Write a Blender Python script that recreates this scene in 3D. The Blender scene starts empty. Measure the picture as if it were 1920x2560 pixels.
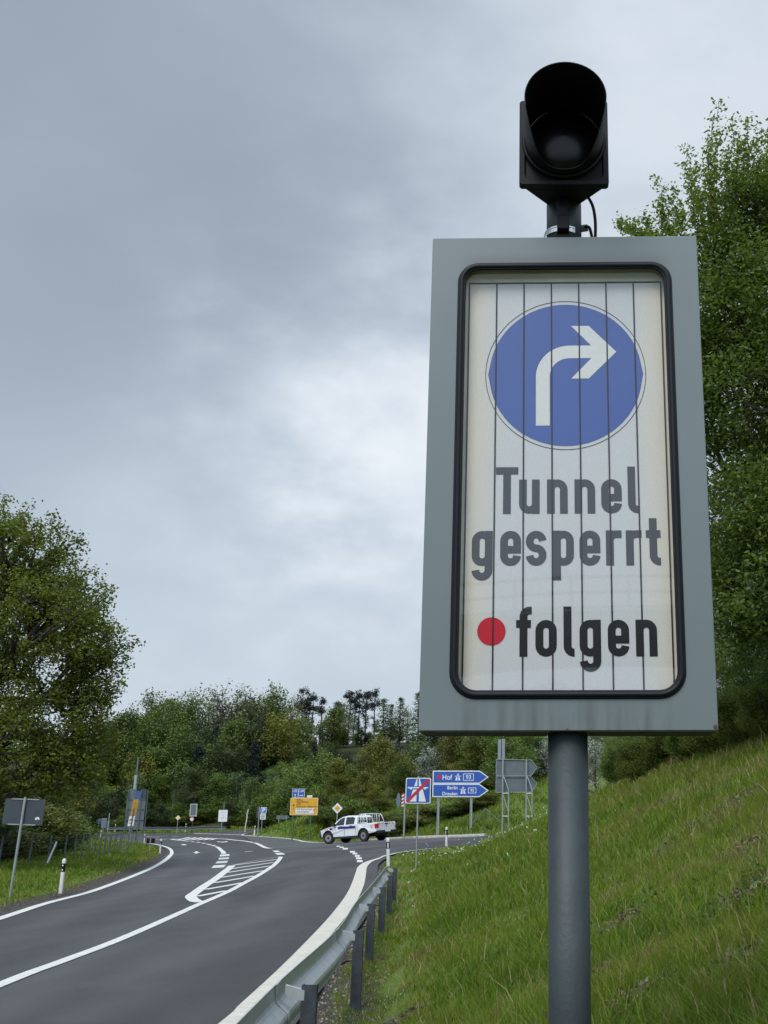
import bpy, math, random
import numpy as np
from mathutils import Vector, Matrix
from mathutils.geometry import delaunay_2d_cdt
R = math.radians
random.seed(7); rng = np.random.default_rng(7)
scene = bpy.context.scene
col = scene.collection

# ---------------------------------------------------------------- camera
F = 2720.0; CX = 1345.0; CY = 1290.0; HY = 2065.0
PITCH = math.atan((HY - CY) / F); CP, SP = math.cos(PITCH), math.sin(PITCH)
cam = bpy.data.cameras.new('camera'); camo = bpy.data.objects.new('camera', cam); col.objects.link(camo)
camo.location = (0, 0, 0); camo.rotation_euler = (R(90) + PITCH, 0, 0)
cam.sensor_fit = 'VERTICAL'; cam.sensor_height = 36.0; cam.sensor_width = 27.0
cam.lens = F / 2560 * 36.0
cam.shift_x = -(CX - 960) / 2560; cam.shift_y = (CY - 1280) / 2560
cam.clip_start = 0.1; cam.clip_end = 2500
scene.camera = camo
# ---------------------------------------------------------------- view
vs = scene.view_settings
vs.view_transform = 'Standard'; vs.look = 'None'; vs.exposure = 0.7; vs.gamma = 1.0
# ---------------------------------------------------------------- sky
SUN_EL, SUN_AZ = R(52), R(205)       # azimuth clockwise from +Y: behind the camera, a little left
W = bpy.data.worlds.new('World'); scene.world = W; W.use_nodes = True
nt = W.node_tree; nt.nodes.clear()
def N(t, **k):
    n = nt.nodes.new(t)
    for a, b in k.items(): setattr(n, a, b)
    return n
def mth(op, a, b=None, c=None, clamp=False):
    n = N('ShaderNodeMath', operation=op); n.use_clamp = clamp
    for i, v in enumerate((a, b, c)):
        if v is None: continue
        if isinstance(v, (int, float)): n.inputs[i].default_value = v
        else: nt.links.new(v, n.inputs[i])
    return n.outputs[0]
out = N('ShaderNodeOutputWorld'); bg = N('ShaderNodeBackground'); bg.inputs[1].default_value = 1.0
tc = N('ShaderNodeTexCoord'); D = tc.outputs['Generated']
sky = N('ShaderNodeTexSky', sky_type='NISHITA'); sky.sun_disc = False
sky.sun_elevation = SUN_EL; sky.sun_rotation = SUN_AZ
sep = N('ShaderNodeSeparateXYZ'); nt.links.new(D, sep.inputs[0])
X_, Y_, Z_ = sep.outputs
def skydir(px, py):
    u = (px - CX) / F; v = (CY - py) / F
    d = Vector((u, CP - v * SP, SP + v * CP)); d.normalize(); return d
# soft cloud noise, stretched sideways
mp = N('ShaderNodeMapping'); mp.inputs['Scale'].default_value = (2.2, 2.2, 4.0); nt.links.new(D, mp.inputs[0])
n1 = N('ShaderNodeTexNoise'); n1.inputs['Scale'].default_value = 1.9; n1.inputs['Detail'].default_value = 5; n1.inputs['Roughness'].default_value = .48
n1.inputs['Distortion'].default_value = .35
nt.links.new(mp.outputs[0], n1.inputs['Vector'])
val = mth('MULTIPLY_ADD', n1.outputs[0], .13, .328)
n2 = N('ShaderNodeTexNoise'); n2.inputs['Scale'].default_value = 5.5; n2.inputs['Detail'].default_value = 6; n2.inputs['Roughness'].default_value = .5
nt.links.new(mp.outputs[0], n2.inputs['Vector'])
val = mth('ADD', val, mth('MULTIPLY_ADD', n2.outputs[0], .05, -.025))
def patch(px, py, k, A, stretch=1.0):
    global val
    d = skydir(px, py)
    mm = N('ShaderNodeVectorMath', operation='SUBTRACT'); nt.links.new(D, mm.inputs[0]); mm.inputs[1].default_value = d
    ms = N('ShaderNodeVectorMath', operation='MULTIPLY'); nt.links.new(mm.outputs[0], ms.inputs[0]); ms.inputs[1].default_value = (1, 1, stretch)
    ln = N('ShaderNodeVectorMath', operation='LENGTH'); nt.links.new(ms.outputs[0], ln.inputs[0])
    wob = mth('MULTIPLY_ADD', n2.outputs[0], .20, -.10)
    r = mth('ADD', ln.outputs['Value'], wob)
    r2 = mth('MULTIPLY', mth('MULTIPLY', r, r), -k)
    val = mth('ADD', val, mth('MULTIPLY', mth('EXPONENT', r2), A))
patch(1090, 1080, 42, .30, 1.3)
patch(760, 990, 60, .06, 2.4)
patch(1900, 250, 12, .26)
patch(1250, 0, 26, .06); patch(1500, 330, 26, .05); patch(250, 1250, 14, .075); patch(400, 640, 400, .035, 2.0)
patch(760, 560, 30, -.06, 2.0)
patch(250, 780, 30, -.03, 2.2)
patch(1000, 1560, 16, .10, 2.0); patch(350, 1560, 12, .07, 2.0)
hz = mth('EXPONENT', mth('MULTIPLY', mth('MAXIMUM', Z_, 0.0), -11.0))
val = mth('ADD', val, mth('MULTIPLY', hz, .26))
ramp = N('ShaderNodeValToRGB'); cr = ramp.color_ramp
cr.elements[0].position = .25; cr.elements[0].color = (0.148, 0.181, 0.223, 1)
cr.elements[1].position = .85; cr.elements[1].color = (0.547, 0.578, 0.602, 1)
for p_, c_ in ((.36, (0.191, 0.228, 0.275, 1)), (.46, (0.238, 0.281, 0.332, 1)), (.62, (0.359, 0.406, 0.457, 1)), (.74, (0.469, 0.508, 0.547, 1))):
    e = cr.elements.new(p_); e.color = c_
nt.links.new(val, ramp.inputs[0])
# an overcast sky is brightest overhead and towards the veiled sun (behind the camera)
over = mth('MULTIPLY', mth('SUBTRACT', Z_, .66, clamp=True), 3.4, clamp=True)
behind = mth('MULTIPLY', mth('MULTIPLY_ADD', Y_, -1.0, .1, clamp=True), 1.3, clamp=True)
gain = mth('ADD', mth('ADD', mth('MULTIPLY', over, 3.3), mth('MULTIPLY', behind, 2.6)), 1.0)
cm = N('ShaderNodeVectorMath', operation='SCALE'); nt.links.new(ramp.outputs[0], cm.inputs[0]); nt.links.new(gain, cm.inputs['Scale'])
sm_ = N('ShaderNodeVectorMath', operation='SCALE'); nt.links.new(sky.outputs[0], sm_.inputs[0]); sm_.inputs['Scale'].default_value = .1
mx = N('ShaderNodeMix', data_type='RGBA'); mx.inputs['Factor'].default_value = .93
nt.links.new(sm_.outputs[0], mx.inputs['A']); nt.links.new(cm.outputs[0], mx.inputs['B'])
nt.links.new(mx.outputs['Result'], bg.inputs[0]); nt.links.new(bg.outputs[0], out.inputs[0])
# ---------------------------------------------------------------- sun (veiled)
sl = bpy.data.lights.new('sun', 'SUN'); sl.energy = 1.5; sl.angle = R(25); sl.color = (1, .96, .90)
so = bpy.data.objects.new('sun', sl); col.objects.link(so)
sd = Vector((math.sin(SUN_AZ) * math.cos(SUN_EL), math.cos(SUN_AZ) * math.cos(SUN_EL), math.sin(SUN_EL)))
so.rotation_euler = sd.to_track_quat('Z', 'Y').to_euler()

# ================================================================ helpers
def tag(o, label=None, cat=None, group=None, kind=None):
    if label: o['label'] = label
    if cat: o['category'] = cat
    if group: o['group'] = group
    if kind: o['kind'] = kind
    return o
def empty(name, loc, rz=0, label=None, cat=None, group=None):
    o = bpy.data.objects.new(name, None); col.objects.link(o)
    o.location = loc; o.rotation_euler = (0, 0, rz); o.empty_display_size = .2
    return tag(o, label, cat, group)

def mat(name, c, rough=.6, metal=0., nscale=0, namt=0., c2=None, bump=0., bscale=None, spec=.5, coat=0., emit=None, grad=None):
    m = bpy.data.materials.new(name); m.use_nodes = True
    t = m.node_tree; b = t.nodes['Principled BSDF']
    b.inputs['Base Color'].default_value = (*c, 1); b.inputs['Roughness'].default_value = rough
    b.inputs['Metallic'].default_value = metal
    b.inputs['Specular IOR Level'].default_value = spec
    b.inputs['Coat Weight'].default_value = coat
    if nscale:
        co = t.nodes.new('ShaderNodeTexCoord')
        nz = t.nodes.new('ShaderNodeTexNoise'); nz.inputs['Scale'].default_value = nscale; nz.inputs['Detail'].default_value = 8
        nz.inputs['Roughness'].default_value = .62
        t.links.new(co.outputs['Object'], nz.inputs['Vector'])
        rp = t.nodes.new('ShaderNodeValToRGB')
        d = c2 if c2 else tuple(x * (1 - namt) for x in c)
        rp.color_ramp.elements[0].position = .35; rp.color_ramp.elements[0].color = (*d, 1)
        rp.color_ramp.elements[1].position = .65; rp.color_ramp.elements[1].color = (*[min(1, x * (1 + (0 if c2 else namt * .6))) for x in c], 1)
        t.links.new(nz.outputs[0], rp.inputs[0]); t.links.new(rp.outputs[0], b.inputs['Base Color'])
        if bump:
            bn = t.nodes.new('ShaderNodeBump'); bn.inputs['Strength'].default_value = bump; bn.inputs['Distance'].default_value = .01
            nb = t.nodes.new('ShaderNodeTexNoise'); nb.inputs['Scale'].default_value = bscale or nscale * 4; nb.inputs['Detail'].default_value = 4
            t.links.new(co.outputs['Object'], nb.inputs['Vector'])
            t.links.new(nb.outputs[0], bn.inputs['Height']); t.links.new(bn.outputs[0], b.inputs['Normal'])
    return m

class MB:
    """collects shapes, builds ONE mesh object"""
    def __init__(s): s.v = []; s.f = []
    def add(s, vs, fs):
        o = len(s.v); s.v += [tuple(v) for v in vs]; s.f += [tuple(i + o for i in f) for f in fs]; return s
    def box(s, a, b, M=None):
        x0, y0, z0 = a; x1, y1, z1 = b
        v = [Vector(p) for p in ((x0,y0,z0),(x1,y0,z0),(x1,y1,z0),(x0,y1,z0),(x0,y0,z1),(x1,y0,z1),(x1,y1,z1),(x0,y1,z1))]
        if M: v = [M @ p for p in v]
        return s.add(v, [(0,3,2,1),(4,5,6,7),(0,1,5,4),(1,2,6,5),(2,3,7,6),(3,0,4,7)])
    def rbox(s, a, b, r, n=3):
        """box standing in xz with rounded xz corners"""
        x0, y0, z0 = a; x1, y1, z1 = b
        return s.prism(rrect(x0, z0, x1, z1, r, n), y0, y1)
    def prism(s, pts, y0, y1, caps=True):
        """outline in xz extruded along y"""
        n = len(pts)
        v = [(x, y0, z) for x, z in pts] + [(x, y1, z) for x, z in pts]
        f = [(i, (i + 1) % n, n + (i + 1) % n, n + i) for i in range(n)]
        if caps: f += [tuple(range(n - 1, -1, -1)), tuple(range(n, 2 * n))]
        return s.add(v, f)
    def ring(s, o, i, y0, y1):
        n = len(o)
        v = [(x, y0, z) for x, z in o] + [(x, y0, z) for x, z in i] + [(x, y1, z) for x, z in o] + [(x, y1, z) for x, z in i]
        f = []
        for k in range(n):
            j = (k + 1) % n
            f += [(k, j, n + j, n + k), (2*n + j, 2*n + k, 3*n + k, 3*n + j), (j, k, 2*n + k, 2*n + j), (n + k, n + j, 3*n + j, 3*n + k)]
        return s.add(v, f)
    def tube(s, pts, r, n=10, caps=True):
        pts = [Vector(p) for p in pts]; rs = r if isinstance(r, (list, tuple)) else [r] * len(pts)
        base = len(s.v); vs = []; fs = []; up = None
        for i, p in enumerate(pts):
            t = (pts[min(i + 1, len(pts) - 1)] - pts[max(i - 1, 0)]).normalized()
            if up is None:
                a = Vector((0, 0, 1)) if abs(t.z) < .9 else Vector((1, 0, 0)); up = t.cross(a).normalized()
            else: up = (up - t * up.dot(t)).normalized()
            w = t.cross(up)
            for k in range(n):
                an = 2 * math.pi * k / n
                vs.append(p + (up * math.cos(an) + w * math.sin(an)) * rs[i])
        m = len(pts)
        for i in range(m - 1):
            for k in range(n):
                j = (k + 1) % n
                fs.append((i*n + k, i*n + j, (i+1)*n + j, (i+1)*n + k))
        if caps: fs += [tuple(range(n - 1, -1, -1)), tuple((m-1)*n + k for k in range(n))]
        return s.add(vs, fs)
    def build(s, name, m, parent=None, smooth=False, bevel=0, loc=None, solid=0):
        me = bpy.data.meshes.new(name); me.from_pydata(s.v, [], s.f); me.update()
        if smooth:
            me.polygons.foreach_set('use_smooth', [True] * len(me.polygons))
        ms = m if isinstance(m, list) else [m]
        for q in ms: me.materials.append(q)
        o = bpy.data.objects.new(name, me); col.objects.link(o)
        if parent: o.parent = parent
        if loc is not None: o.location = loc
        if solid:
            md = o.modifiers.new('thick', 'SOLIDIFY'); md.thickness = solid; md.offset = 0
        if bevel:
            md = o.modifiers.new('bevel', 'BEVEL'); md.width = bevel; md.segments = 2; md.limit_method = 'ANGLE'; md.angle_limit = R(40)
        return o
def rrect(x0, z0, x1, z1, r, n=4):
    rs = r if isinstance(r, (list, tuple)) else [r] * 4          # bl, br, tr, tl
    P = []
    for (cx, cz, a0, q) in ((x0, z0, 180, 0), (x1, z0, 270, 1), (x1, z1, 0, 2), (x0, z1, 90, 3)):
        rr = rs[q]; ox = cx + (rr if q in (0, 3) else -rr); oz = cz + (rr if q in (0, 1) else -rr)
        for k in range(n + 1):
            a = R(a0 + 90 * k / n); P.append((ox + rr * math.cos(a), oz + rr * math.sin(a)))
    return P
def circ(cx, cz, r, n=48): return [(cx + r * math.cos(2*math.pi*k/n), cz + r * math.sin(2*math.pi*k/n)) for k in range(n)]
def catmull(P, n=8):
    P = [np.array(p, float) for p in P]; Q = [2*P[0]-P[1]] + P + [2*P[-1]-P[-2]]; o = []
    for i in range(1, len(Q) - 2):
        for k in range(n):
            t = k / n
            o.append(.5*((2*Q[i]) + (-Q[i-1]+Q[i+1])*t + (2*Q[i-1]-5*Q[i]+4*Q[i+1]-Q[i+2])*t*t + (-Q[i-1]+3*Q[i]-3*Q[i+1]+Q[i+2])*t**3))
    o.append(P[-1]); return o
def npmesh(name, V, polys, m, parent=None, fattr=None, smooth=False):
    """polys: list of int arrays (n,k)"""
    me = bpy.data.meshes.new(name)
    me.vertices.add(len(V)); me.vertices.foreach_set('co', np.ascontiguousarray(V, dtype=np.float32).ravel())
    loops = np.concatenate([p.ravel() for p in polys]); st = []; o = 0
    for p in polys:
        st.append(o + np.arange(len(p)) * p.shape[1]); o += p.size
    st = np.concatenate(st)
    me.loops.add(len(loops)); me.loops.foreach_set('vertex_index', loops.astype(np.int32))
    me.polygons.add(len(st)); me.polygons.foreach_set('loop_start', st.astype(np.int32))
    me.update(calc_edges=True)
    if smooth: me.polygons.foreach_set('use_smooth', np.ones(len(st), bool))
    if fattr is not None:
        for k, (dom, arr) in fattr.items():
            a = me.attributes.new(k, 'FLOAT', dom); a.data.foreach_set('value', arr.astype(np.float32))
    me.materials.append(m)
    ob = bpy.data.objects.new(name, me); col.objects.link(ob)
    if parent: ob.parent = parent
    return ob

# ================================================================ terrain model (plain survey of heights, eye = 0)
def elev(px, py):
    u = (px - CX) / F; v = (CY - py) / F
    return u, CP - v * SP, SP + v * CP
def at(px, py, Y):
    a, b, c = elev(px, py); return Vector((Y * a / b, Y, Y * c / b))
CT = [(-14.46,34.84,-1.98), (-27.31,82.28,-1.93), (-5.6,41.8,-1.40), (-4.5,55.7,-1.08), (-30.63,122.3,-.94),
      (-1.87,12.1,-1.80), (-2.8,21.0,-1.78), (-11.5,75.46,-1.0), (-14.2,77.3,-1.19), (-10.6,76.8,-.95), (-6.43,73.0,-.69),
      (-1,2,-1.8), (-1.5,-15,-1.85), (-9,8,-1.95), (-12,-12,-2.0), (-18,22,-2.05),
      (5,140,1.2), (35,90,1.0), (20,60,0), (20,30,-1.2), (-65,100,-2.2), (-60,50,-2.8), (-100,130,-1.9), (20,-20,-1.7)]
for px, py, Y in ((360,2108,118), (100,2083,165), (240,2083,162), (380,2083.5,156), (470,2083,150), (560,2077.5,146),
                  (610,2075,140), (725,2067.5,150), (1210,2089.5,70), (1199,2113,57)):
    p = at(px, py, Y); CT.append(tuple(p))
CT = np.array(CT); S = 50.0
def U(r2): return np.where(r2 > 1e-12, r2 * np.log(np.maximum(r2, 1e-12)), 0)
_P = CT[:, :2] / S; n_ = len(CT)
K = U(((_P[:, None] - _P[None]) ** 2).sum(-1)) + np.eye(n_) * 2e-4
A_ = np.zeros((n_+3, n_+3)); A_[:n_, :n_] = K; A_[:n_, n_:] = np.c_[np.ones(n_), _P]; A_[n_:, :n_] = A_[:n_, n_:].T
W_ = np.linalg.solve(A_, np.r_[CT[:, 2], 0, 0, 0])
def tps(x, y):
    x = np.asarray(x, float) / S; y = np.asarray(y, float) / S
    r = W_[n_] + W_[n_+1] * x + W_[n_+2] * y
    for i in range(n_): r = r + W_[i] * U((x - _P[i, 0])**2 + (y - _P[i, 1])**2)
    return r
TT = np.concatenate([np.arange(3, 60, .1), np.arange(60, 260, .25)])
def road_at(px, py):
    a, b, c = elev(px, py); k = TT / b
    z = TT * c / b; x = TT * a / b
    d = z - tps(x, TT); i = np.argmax(d < 0)
    if i == 0: i = len(TT) - 1
    t = d[i-1] / (d[i-1] - d[i] + 1e-9); Y = TT[i-1] + (TT[i] - TT[i-1]) * t
    return np.array([Y * a / b, Y])
def roads(L): return [road_at(*p) for p in L]

# outline of the asphalt (world xy)
Lline = roads([(0,2296.7),(120.6,2257.6),(229,2229),(331.5,2191),(391.8,2164),(422,2143),(429.5,2131),(422,2120.5),(400.8,2113.5),(376.7,2109.3),(338,2106),(272,2099),(215,2094),(160,2090)])
d0 = Lline[0] - Lline[1]; d0 /= np.linalg.norm(d0)
Lline = [Lline[0] + d0 * 40 + np.array([3.0, 0]), Lline[0] + d0 * 18] + Lline
Lline = catmull(Lline, 8)
def offs(L, w):
    L = [np.array(p) for p in L]; o = []
    for i, p in enumerate(L):
        t = L[min(i+1, len(L)-1)] - L[max(i-1, 0)]; t = t / (np.linalg.norm(t) + 1e-9)
        o.append(p + w * np.array([-t[1], t[0]]))
    return o
Lout = offs(Lline, .35)
farE = roads([(100,2083),(240,2083),(380,2083.5),(470,2083),(520,2080.5),(560,2077.5),(610,2075),(680,2070),(725,2067.8)])
farE = [farE[0] + np.array([-70, 4.])] + farE + [farE[-1] + np.array([16., 5.]), farE[-1] + np.array([50., 8.])]
upE = roads([(700,2073.5),(667.5,2076.8),(643,2079.7),(622,2084)])
upE = [upE[0] + np.array([58, -6.]), upE[0] + np.array([14., 0.])] + upE
islE = catmull(roads([(606,2087.4),(619.3,2088.9),(643.4,2090.3),(686.8,2093.2),(720.5,2096),(744.6,2099.5),(760,2103),(795,2105.2),(850,2103.8),(915,2101.3),(981,2098.6),(1040,2096.3),(1100,2094),(1150,2093),(1215,2089.5)]), 4)
islE = islE + [islE[-1] + np.array([6., 3.]), islE[-1] + np.array([50., 12.])]
nearS = catmull(roads([(1215,2112.8),(1161,2118),(1119,2120.8),(1066,2123.8),(1002,2131.8),(975,2137.5)]), 4)
nearS = [nearS[0] + np.array([45., 4.]), nearS[0] + np.array([6., 0.])] + nearS
stripR = roads([(950,2143.5),(931,2154),(918,2167.5),(913.5,2200.7),(901,2237),(880,2273),(862,2300),(817,2351),(744.7,2438.8),(640,2560)])
e_ = np.array([.35, -6.]); stripR = stripR + [stripR[-1] + e_, stripR[-1] + 4 * e_]
stripR = catmull(stripR, 6)
gut = offs(stripR, .38)
OUT = []; SEC = []
def addsec(L, s):
    for p in L: OUT.append(np.array(p[:2])); SEC.append(s)
addsec(Lout, 'left'); addsec([Lout[-1] + np.array([-75, 0.])], 'left')
addsec(farE, 'far'); addsec(upE, 'island'); addsec(islE, 'island'); addsec(nearS, 'bank'); addsec(gut, 'bank')
OUTA = np.array(OUT); nO = len(OUTA)
SA = OUTA; SB = np.roll(OUTA, -1, 0)
def inside(x, y):
    r = np.zeros(x.shape, bool)
    for (ax, ay), (bx, by) in zip(SA, SB):
        c = ((ay > y) != (by > y)); den = by - ay if by != ay else 1e-9
        r ^= c & (x < (bx - ax) * (y - ay) / den + ax)
    return r
SECID = {'left': 0, 'far': 1, 'island': 2, 'bank': 3, 'near': 4}
sid = np.array([SECID[s] for s in SEC])
sid[-1] = 4
def nearest(x, y):
    best = np.full(x.shape, 1e9); nx = np.zeros(x.shape); ny = np.zeros(x.shape); k = np.zeros(x.shape, int)
    for i in range(nO):
        ax, ay = SA[i]; bx, by = SB[i]; dx, dy = bx-ax, by-ay; L = dx*dx+dy*dy+1e-9
        t = np.clip(((x-ax)*dx+(y-ay)*dy)/L, 0, 1); qx = ax+t*dx; qy = ay+t*dy; d = (x-qx)**2+(y-qy)**2
        m = d < best; best = np.where(m, d, best); nx = np.where(m, qx, nx); ny = np.where(m, qy, ny); k = np.where(m, sid[i], k)
    return np.sqrt(best), nx, ny, k
def hnoise(x, y, s, seed=0):
    return (np.sin(x*s*1.3+seed)*np.cos(y*s*1.1+seed*2.1) + .5*np.sin(x*s*2.9+y*s*1.7+seed*3.3) + .35*np.cos(y*s*4.1-x*s*3.3+seed)) / 1.85
def smooth(t): t = np.clip(t, 0, 1); return t*t*(3-2*t)
def ground_full(x, y):
    x = np.asarray(x, float); y = np.asarray(y, float); shp = x.shape; x = np.atleast_1d(x).ravel(); y = np.atleast_1d(y).ravel()
    ins = inside(x, y); d, nx, ny, k = nearest(x, y); b = tps(nx, ny)
    lip = -.07 + .07 * smooth(d / .5)
    bank = (.52 - .14 * smooth((y - 24) / 22)) * np.maximum(d - .9 - 2.3 * smooth((y - 30) / 22), 0)
    hb = 5.2 * (1 - np.exp(-bank / 5.2 * 1.12)) * 1.0
    hb = np.where(bank < 3.2, bank, 3.2 + 2.6 * (1 - np.exp(-(bank - 3.2) / 2.6)))
    left = -.15 * smooth((d - 9) / 8) - .012 * np.maximum(d - 14, 0); left = np.maximum(left, -1.5) + .10 * smooth((d - .5) / 2)
    far = .24 * np.maximum(d - 6, 0); far = np.where(far < 16, far, 16 + 5 * (1 - np.exp(-(far - 16) / 5)))
    isl = .34 * np.maximum(d - .8, 0); isl = np.where(isl < 9, isl, 9 + 6 * (1 - np.exp(-(isl - 9) / 6)))
    h = np.select([k == 0, k == 1, k == 2, k == 3], [left, far, isl, hb], 0. * d)
    rough = (hnoise(x, y, .9, 1) * .04 + hnoise(x, y, 3.1, 4) * .015) * smooth((d - .4) / 1.5)
    z = b + lip + h + rough * np.where(k >= 1, 1.3, 1)
    z = np.where(ins, tps(x, y) - .09, z)
    return z.reshape(shp), d.reshape(shp), k.reshape(shp), ins.reshape(shp)
def gz(x, y): return float(ground_full(np.array([x]), np.array([y]))[0][0])

def ground_at(px, py):
    a, b, c = elev(px, py); k = TT / b; z = TT * c / b; x = TT * a / b
    d = z - ground_full(x, TT)[0]; i = int(np.argmax(d < 0)); return float(x[i]), float(TT[i])
SPOTS = [(ground_at(px, py), r_) for px, py, r_ in ((1800,2035,.6), (1870,2120,.35), (1590,2500,.20), (1560,2310,.22), (1500,2440,.14), (1850,2250,.3), (1840,2420,.2), (1030,2540,.15))]
def spot(x, y):
    v = np.zeros(np.shape(x))
    for (sx, sy), r_ in SPOTS: v = np.maximum(v, np.exp(-(((x - sx) / r_) ** 2 + ((y - sy) / (r_ * 1.3)) ** 2)))
    return v

# ================================================================ ground sheet
def axis(a, b, c0, c1, fine, grow):
    L = [c0]
    while L[-1] < c1: L.append(L[-1] + fine)
    s = fine
    hi = [L[-1]]
    while hi[-1] < b: s *= grow; hi.append(hi[-1] + s)
    s = fine; lo = [c0]
    while lo[-1] > a: s *= grow; lo.append(lo[-1] - s)
    return np.array(lo[::-1][:-1] + L + hi[1:])
gx = axis(-1200, 1200, -22, 12, .33, 1.035)
gy = axis(-1100, 1500, -4, 62, .33, 1.03)
GX, GY = np.meshgrid(gx, gy)
GZ, GD, GK, GI = ground_full(GX, GY)
nx_, ny_ = len(gx), len(gy)
idx = np.arange(nx_ * ny_).reshape(ny_, nx_)
quads = np.stack([idx[:-1, :-1], idx[:-1, 1:], idx[1:, 1:], idx[1:, :-1]], -1).reshape(-1, 4)
gw = np.where(GK == 3, 1.05 - .65 * smooth((GY - 10) / 7), np.where(GK == 0, 1.0, .35))
gravel = 1 - smooth((GD - gw * .45) / (gw * .75))
gravel = np.where(GI, 1, gravel)
PN_ = hnoise(GX, GY, 1.1, 9) * .6 + hnoise(GX, GY, 3.7, 2) * .4
gravel = np.maximum(gravel, np.where((GK == 3) & (GX > 1.0) & (GD > 2), .85 * smooth((PN_ - .36) / .12), 0))
gravel = np.maximum(gravel, np.where(GK == 3, smooth(spot(GX, GY) * 1.6), 0))
forest = np.where(GK == 1, smooth((GD - 7) / 5), 0) + np.where(GK == 2, smooth((GD - 9) / 6), 0) + np.where(GK == 3, smooth((GD - 12) / 3), 0) + np.where(GK == 0, smooth((GD - 22) / 8), 0)

def ground_material():
    m = bpy.data.materials.new('verge_ground'); m.use_nodes = True; t = m.node_tree; b = t.nodes['Principled BSDF']
    b.inputs['Roughness'].default_value = .95; b.inputs['Specular IOR Level'].default_value = .15
    co = t.nodes.new('ShaderNodeTexCoord')
    def noise(sc, de=6, ro=.6):
        n = t.nodes.new('ShaderNodeTexNoise'); n.inputs['Scale'].default_value = sc; n.inputs['Detail'].default_value = de; n.inputs['Roughness'].default_value = ro
        t.links.new(co.outputs['Object'], n.inputs['Vector']); return n.outputs[0]
    def rmp(src, st):
        r = t.nodes.new('ShaderNodeValToRGB'); r.color_ramp.elements[0].position = st[0][0]; r.color_ramp.elements[0].color = (*st[0][1], 1)
        r.color_ramp.elements[1].position = st[-1][0]; r.color_ramp.elements[1].color = (*st[-1][1], 1)
        for p, c in st[1:-1]: e = r.color_ramp.elements.new(p); e.color = (*c, 1)
        t.links.new(src, r.inputs[0]); return r.outputs[0]
    def mixc(f, a, b_):
        x = t.nodes.new('ShaderNodeMix'); x.data_type = 'RGBA'; t.links.new(f, x.inputs['Factor']); t.links.new(a, x.inputs['A']); t.links.new(b_, x.inputs['B']); return x.outputs['Result']
    grass = rmp(noise(.55, 9), [(.3, (.05, .08, .014)), (.45, (.08, .125, .02)), (.58, (.10, .14, .03)), (.7, (.13, .12, .055))])
    grass2 = rmp(noise(14, 6, .7), [(.35, (.04, .055, .014)), (.65, (.13, .17, .04))])
    gg = t.nodes.new('ShaderNodeMix'); gg.data_type = 'RGBA'; gg.inputs['Factor'].default_value = .45; t.links.new(grass, gg.inputs['A']); t.links.new(grass2, gg.inputs['B'])
    vor = t.nodes.new('ShaderNodeTexVoronoi'); vor.inputs['Scale'].default_value = 26; t.links.new(co.outputs['Object'], vor.inputs['Vector'])
    grav = rmp(vor.outputs['Color'], [(.2, (.028, .024, .020)), (.6, (.055, .047, .040)), (.85, (.12, .105, .09))])
    litter = rmp(noise(3, 8), [(.35, (.018, .022, .010)), (.65, (.05, .055, .022))])
    def attr(n):
        a = t.nodes.new('ShaderNodeAttribute'); a.attribute_name = n; return a.outputs['Fac']
    def sharpen(f, sc, k):
        s = t.nodes.new('ShaderNodeMath'); s.operation = 'MULTIPLY_ADD'; t.links.new(noise(sc, 6, .7), s.inputs[0]); s.inputs[1].default_value = .9; s.inputs[2].default_value = -.45
        a = t.nodes.new('ShaderNodeMath'); a.operation = 'ADD'; t.links.new(s.outputs[0], a.inputs[0]); t.links.new(f, a.inputs[1])
        r = t.nodes.new('ShaderNodeMapRange'); r.inputs['From Min'].default_value = .5 - k; r.inputs['From Max'].default_value = .5 + k; t.links.new(a.outputs[0], r.inputs['Value']); return r.outputs[0]
    c = mixc(sharpen(attr('forest'), .6, .15), gg.outputs['Result'], litter)
    c = mixc(sharpen(attr('gravel'), 3.0, .12), c, grav)
    t.links.new(c, b.inputs['Base Color'])
    bn = t.nodes.new('ShaderNodeBump'); bn.inputs['Strength'].default_value = .8; bn.inputs['Distance'].default_value = .03
    t.links.new(noise(22, 5), bn.inputs['Height']); t.links.new(bn.outputs[0], b.inputs['Normal'])
    return m
V = np.stack([GX, GY, GZ], -1).reshape(-1, 3)
g = npmesh('ground', V, [quads], ground_material(), fattr={'gravel': ('POINT', gravel.ravel()), 'forest': ('POINT', np.clip(forest, 0, 1).ravel())}, smooth=True)
tag(g, kind='structure')

# ================================================================ road
def sheet(name, outline, step, m, lift, kind='structure', bounds=None):
    P = np.array(outline); x0, y0 = P.min(0); x1, y1 = P.max(0)
    pts = [Vector((float(a), float(b))) for a, b in P]; n0 = len(pts)
    if step:
        yy = y0 + step
        while yy < y1:
            st = step if yy < 70 else step * 2
            xs = np.arange(x0 + step, x1, st); ys = np.full(xs.shape, yy) + 1e-3
            ok = inside(xs, ys); dd, _, _, _ = nearest(xs, ys)
            pts += [Vector((float(a), float(b))) for a, b, c, d in zip(xs, ys, ok, dd) if c and d > .25]
            yy += st
    r = delaunay_2d_cdt(pts, [(i, (i + 1) % n0) for i in range(n0)], [], 1, 1e-5)
    vx = np.array([[v.x, v.y] for v in r[0]]); z = tps(vx[:, 0], vx[:, 1]) + lift
    fs = [tuple(f) for f in r[2]]
    me = bpy.data.meshes.new(name); me.from_pydata([(a, b, c) for (a, b), c in zip(vx.tolist(), z.tolist())], [], fs)
    for p in me.polygons: p.use_smooth = True
    me.materials.append(m); o = bpy.data.objects.new(name, me); col.objects.link(o)
    # make faces look up
    if me.polygons and sum(p.normal.z for p in me.polygons) < 0: me.flip_normals()
    return tag(o, kind=kind)

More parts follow.
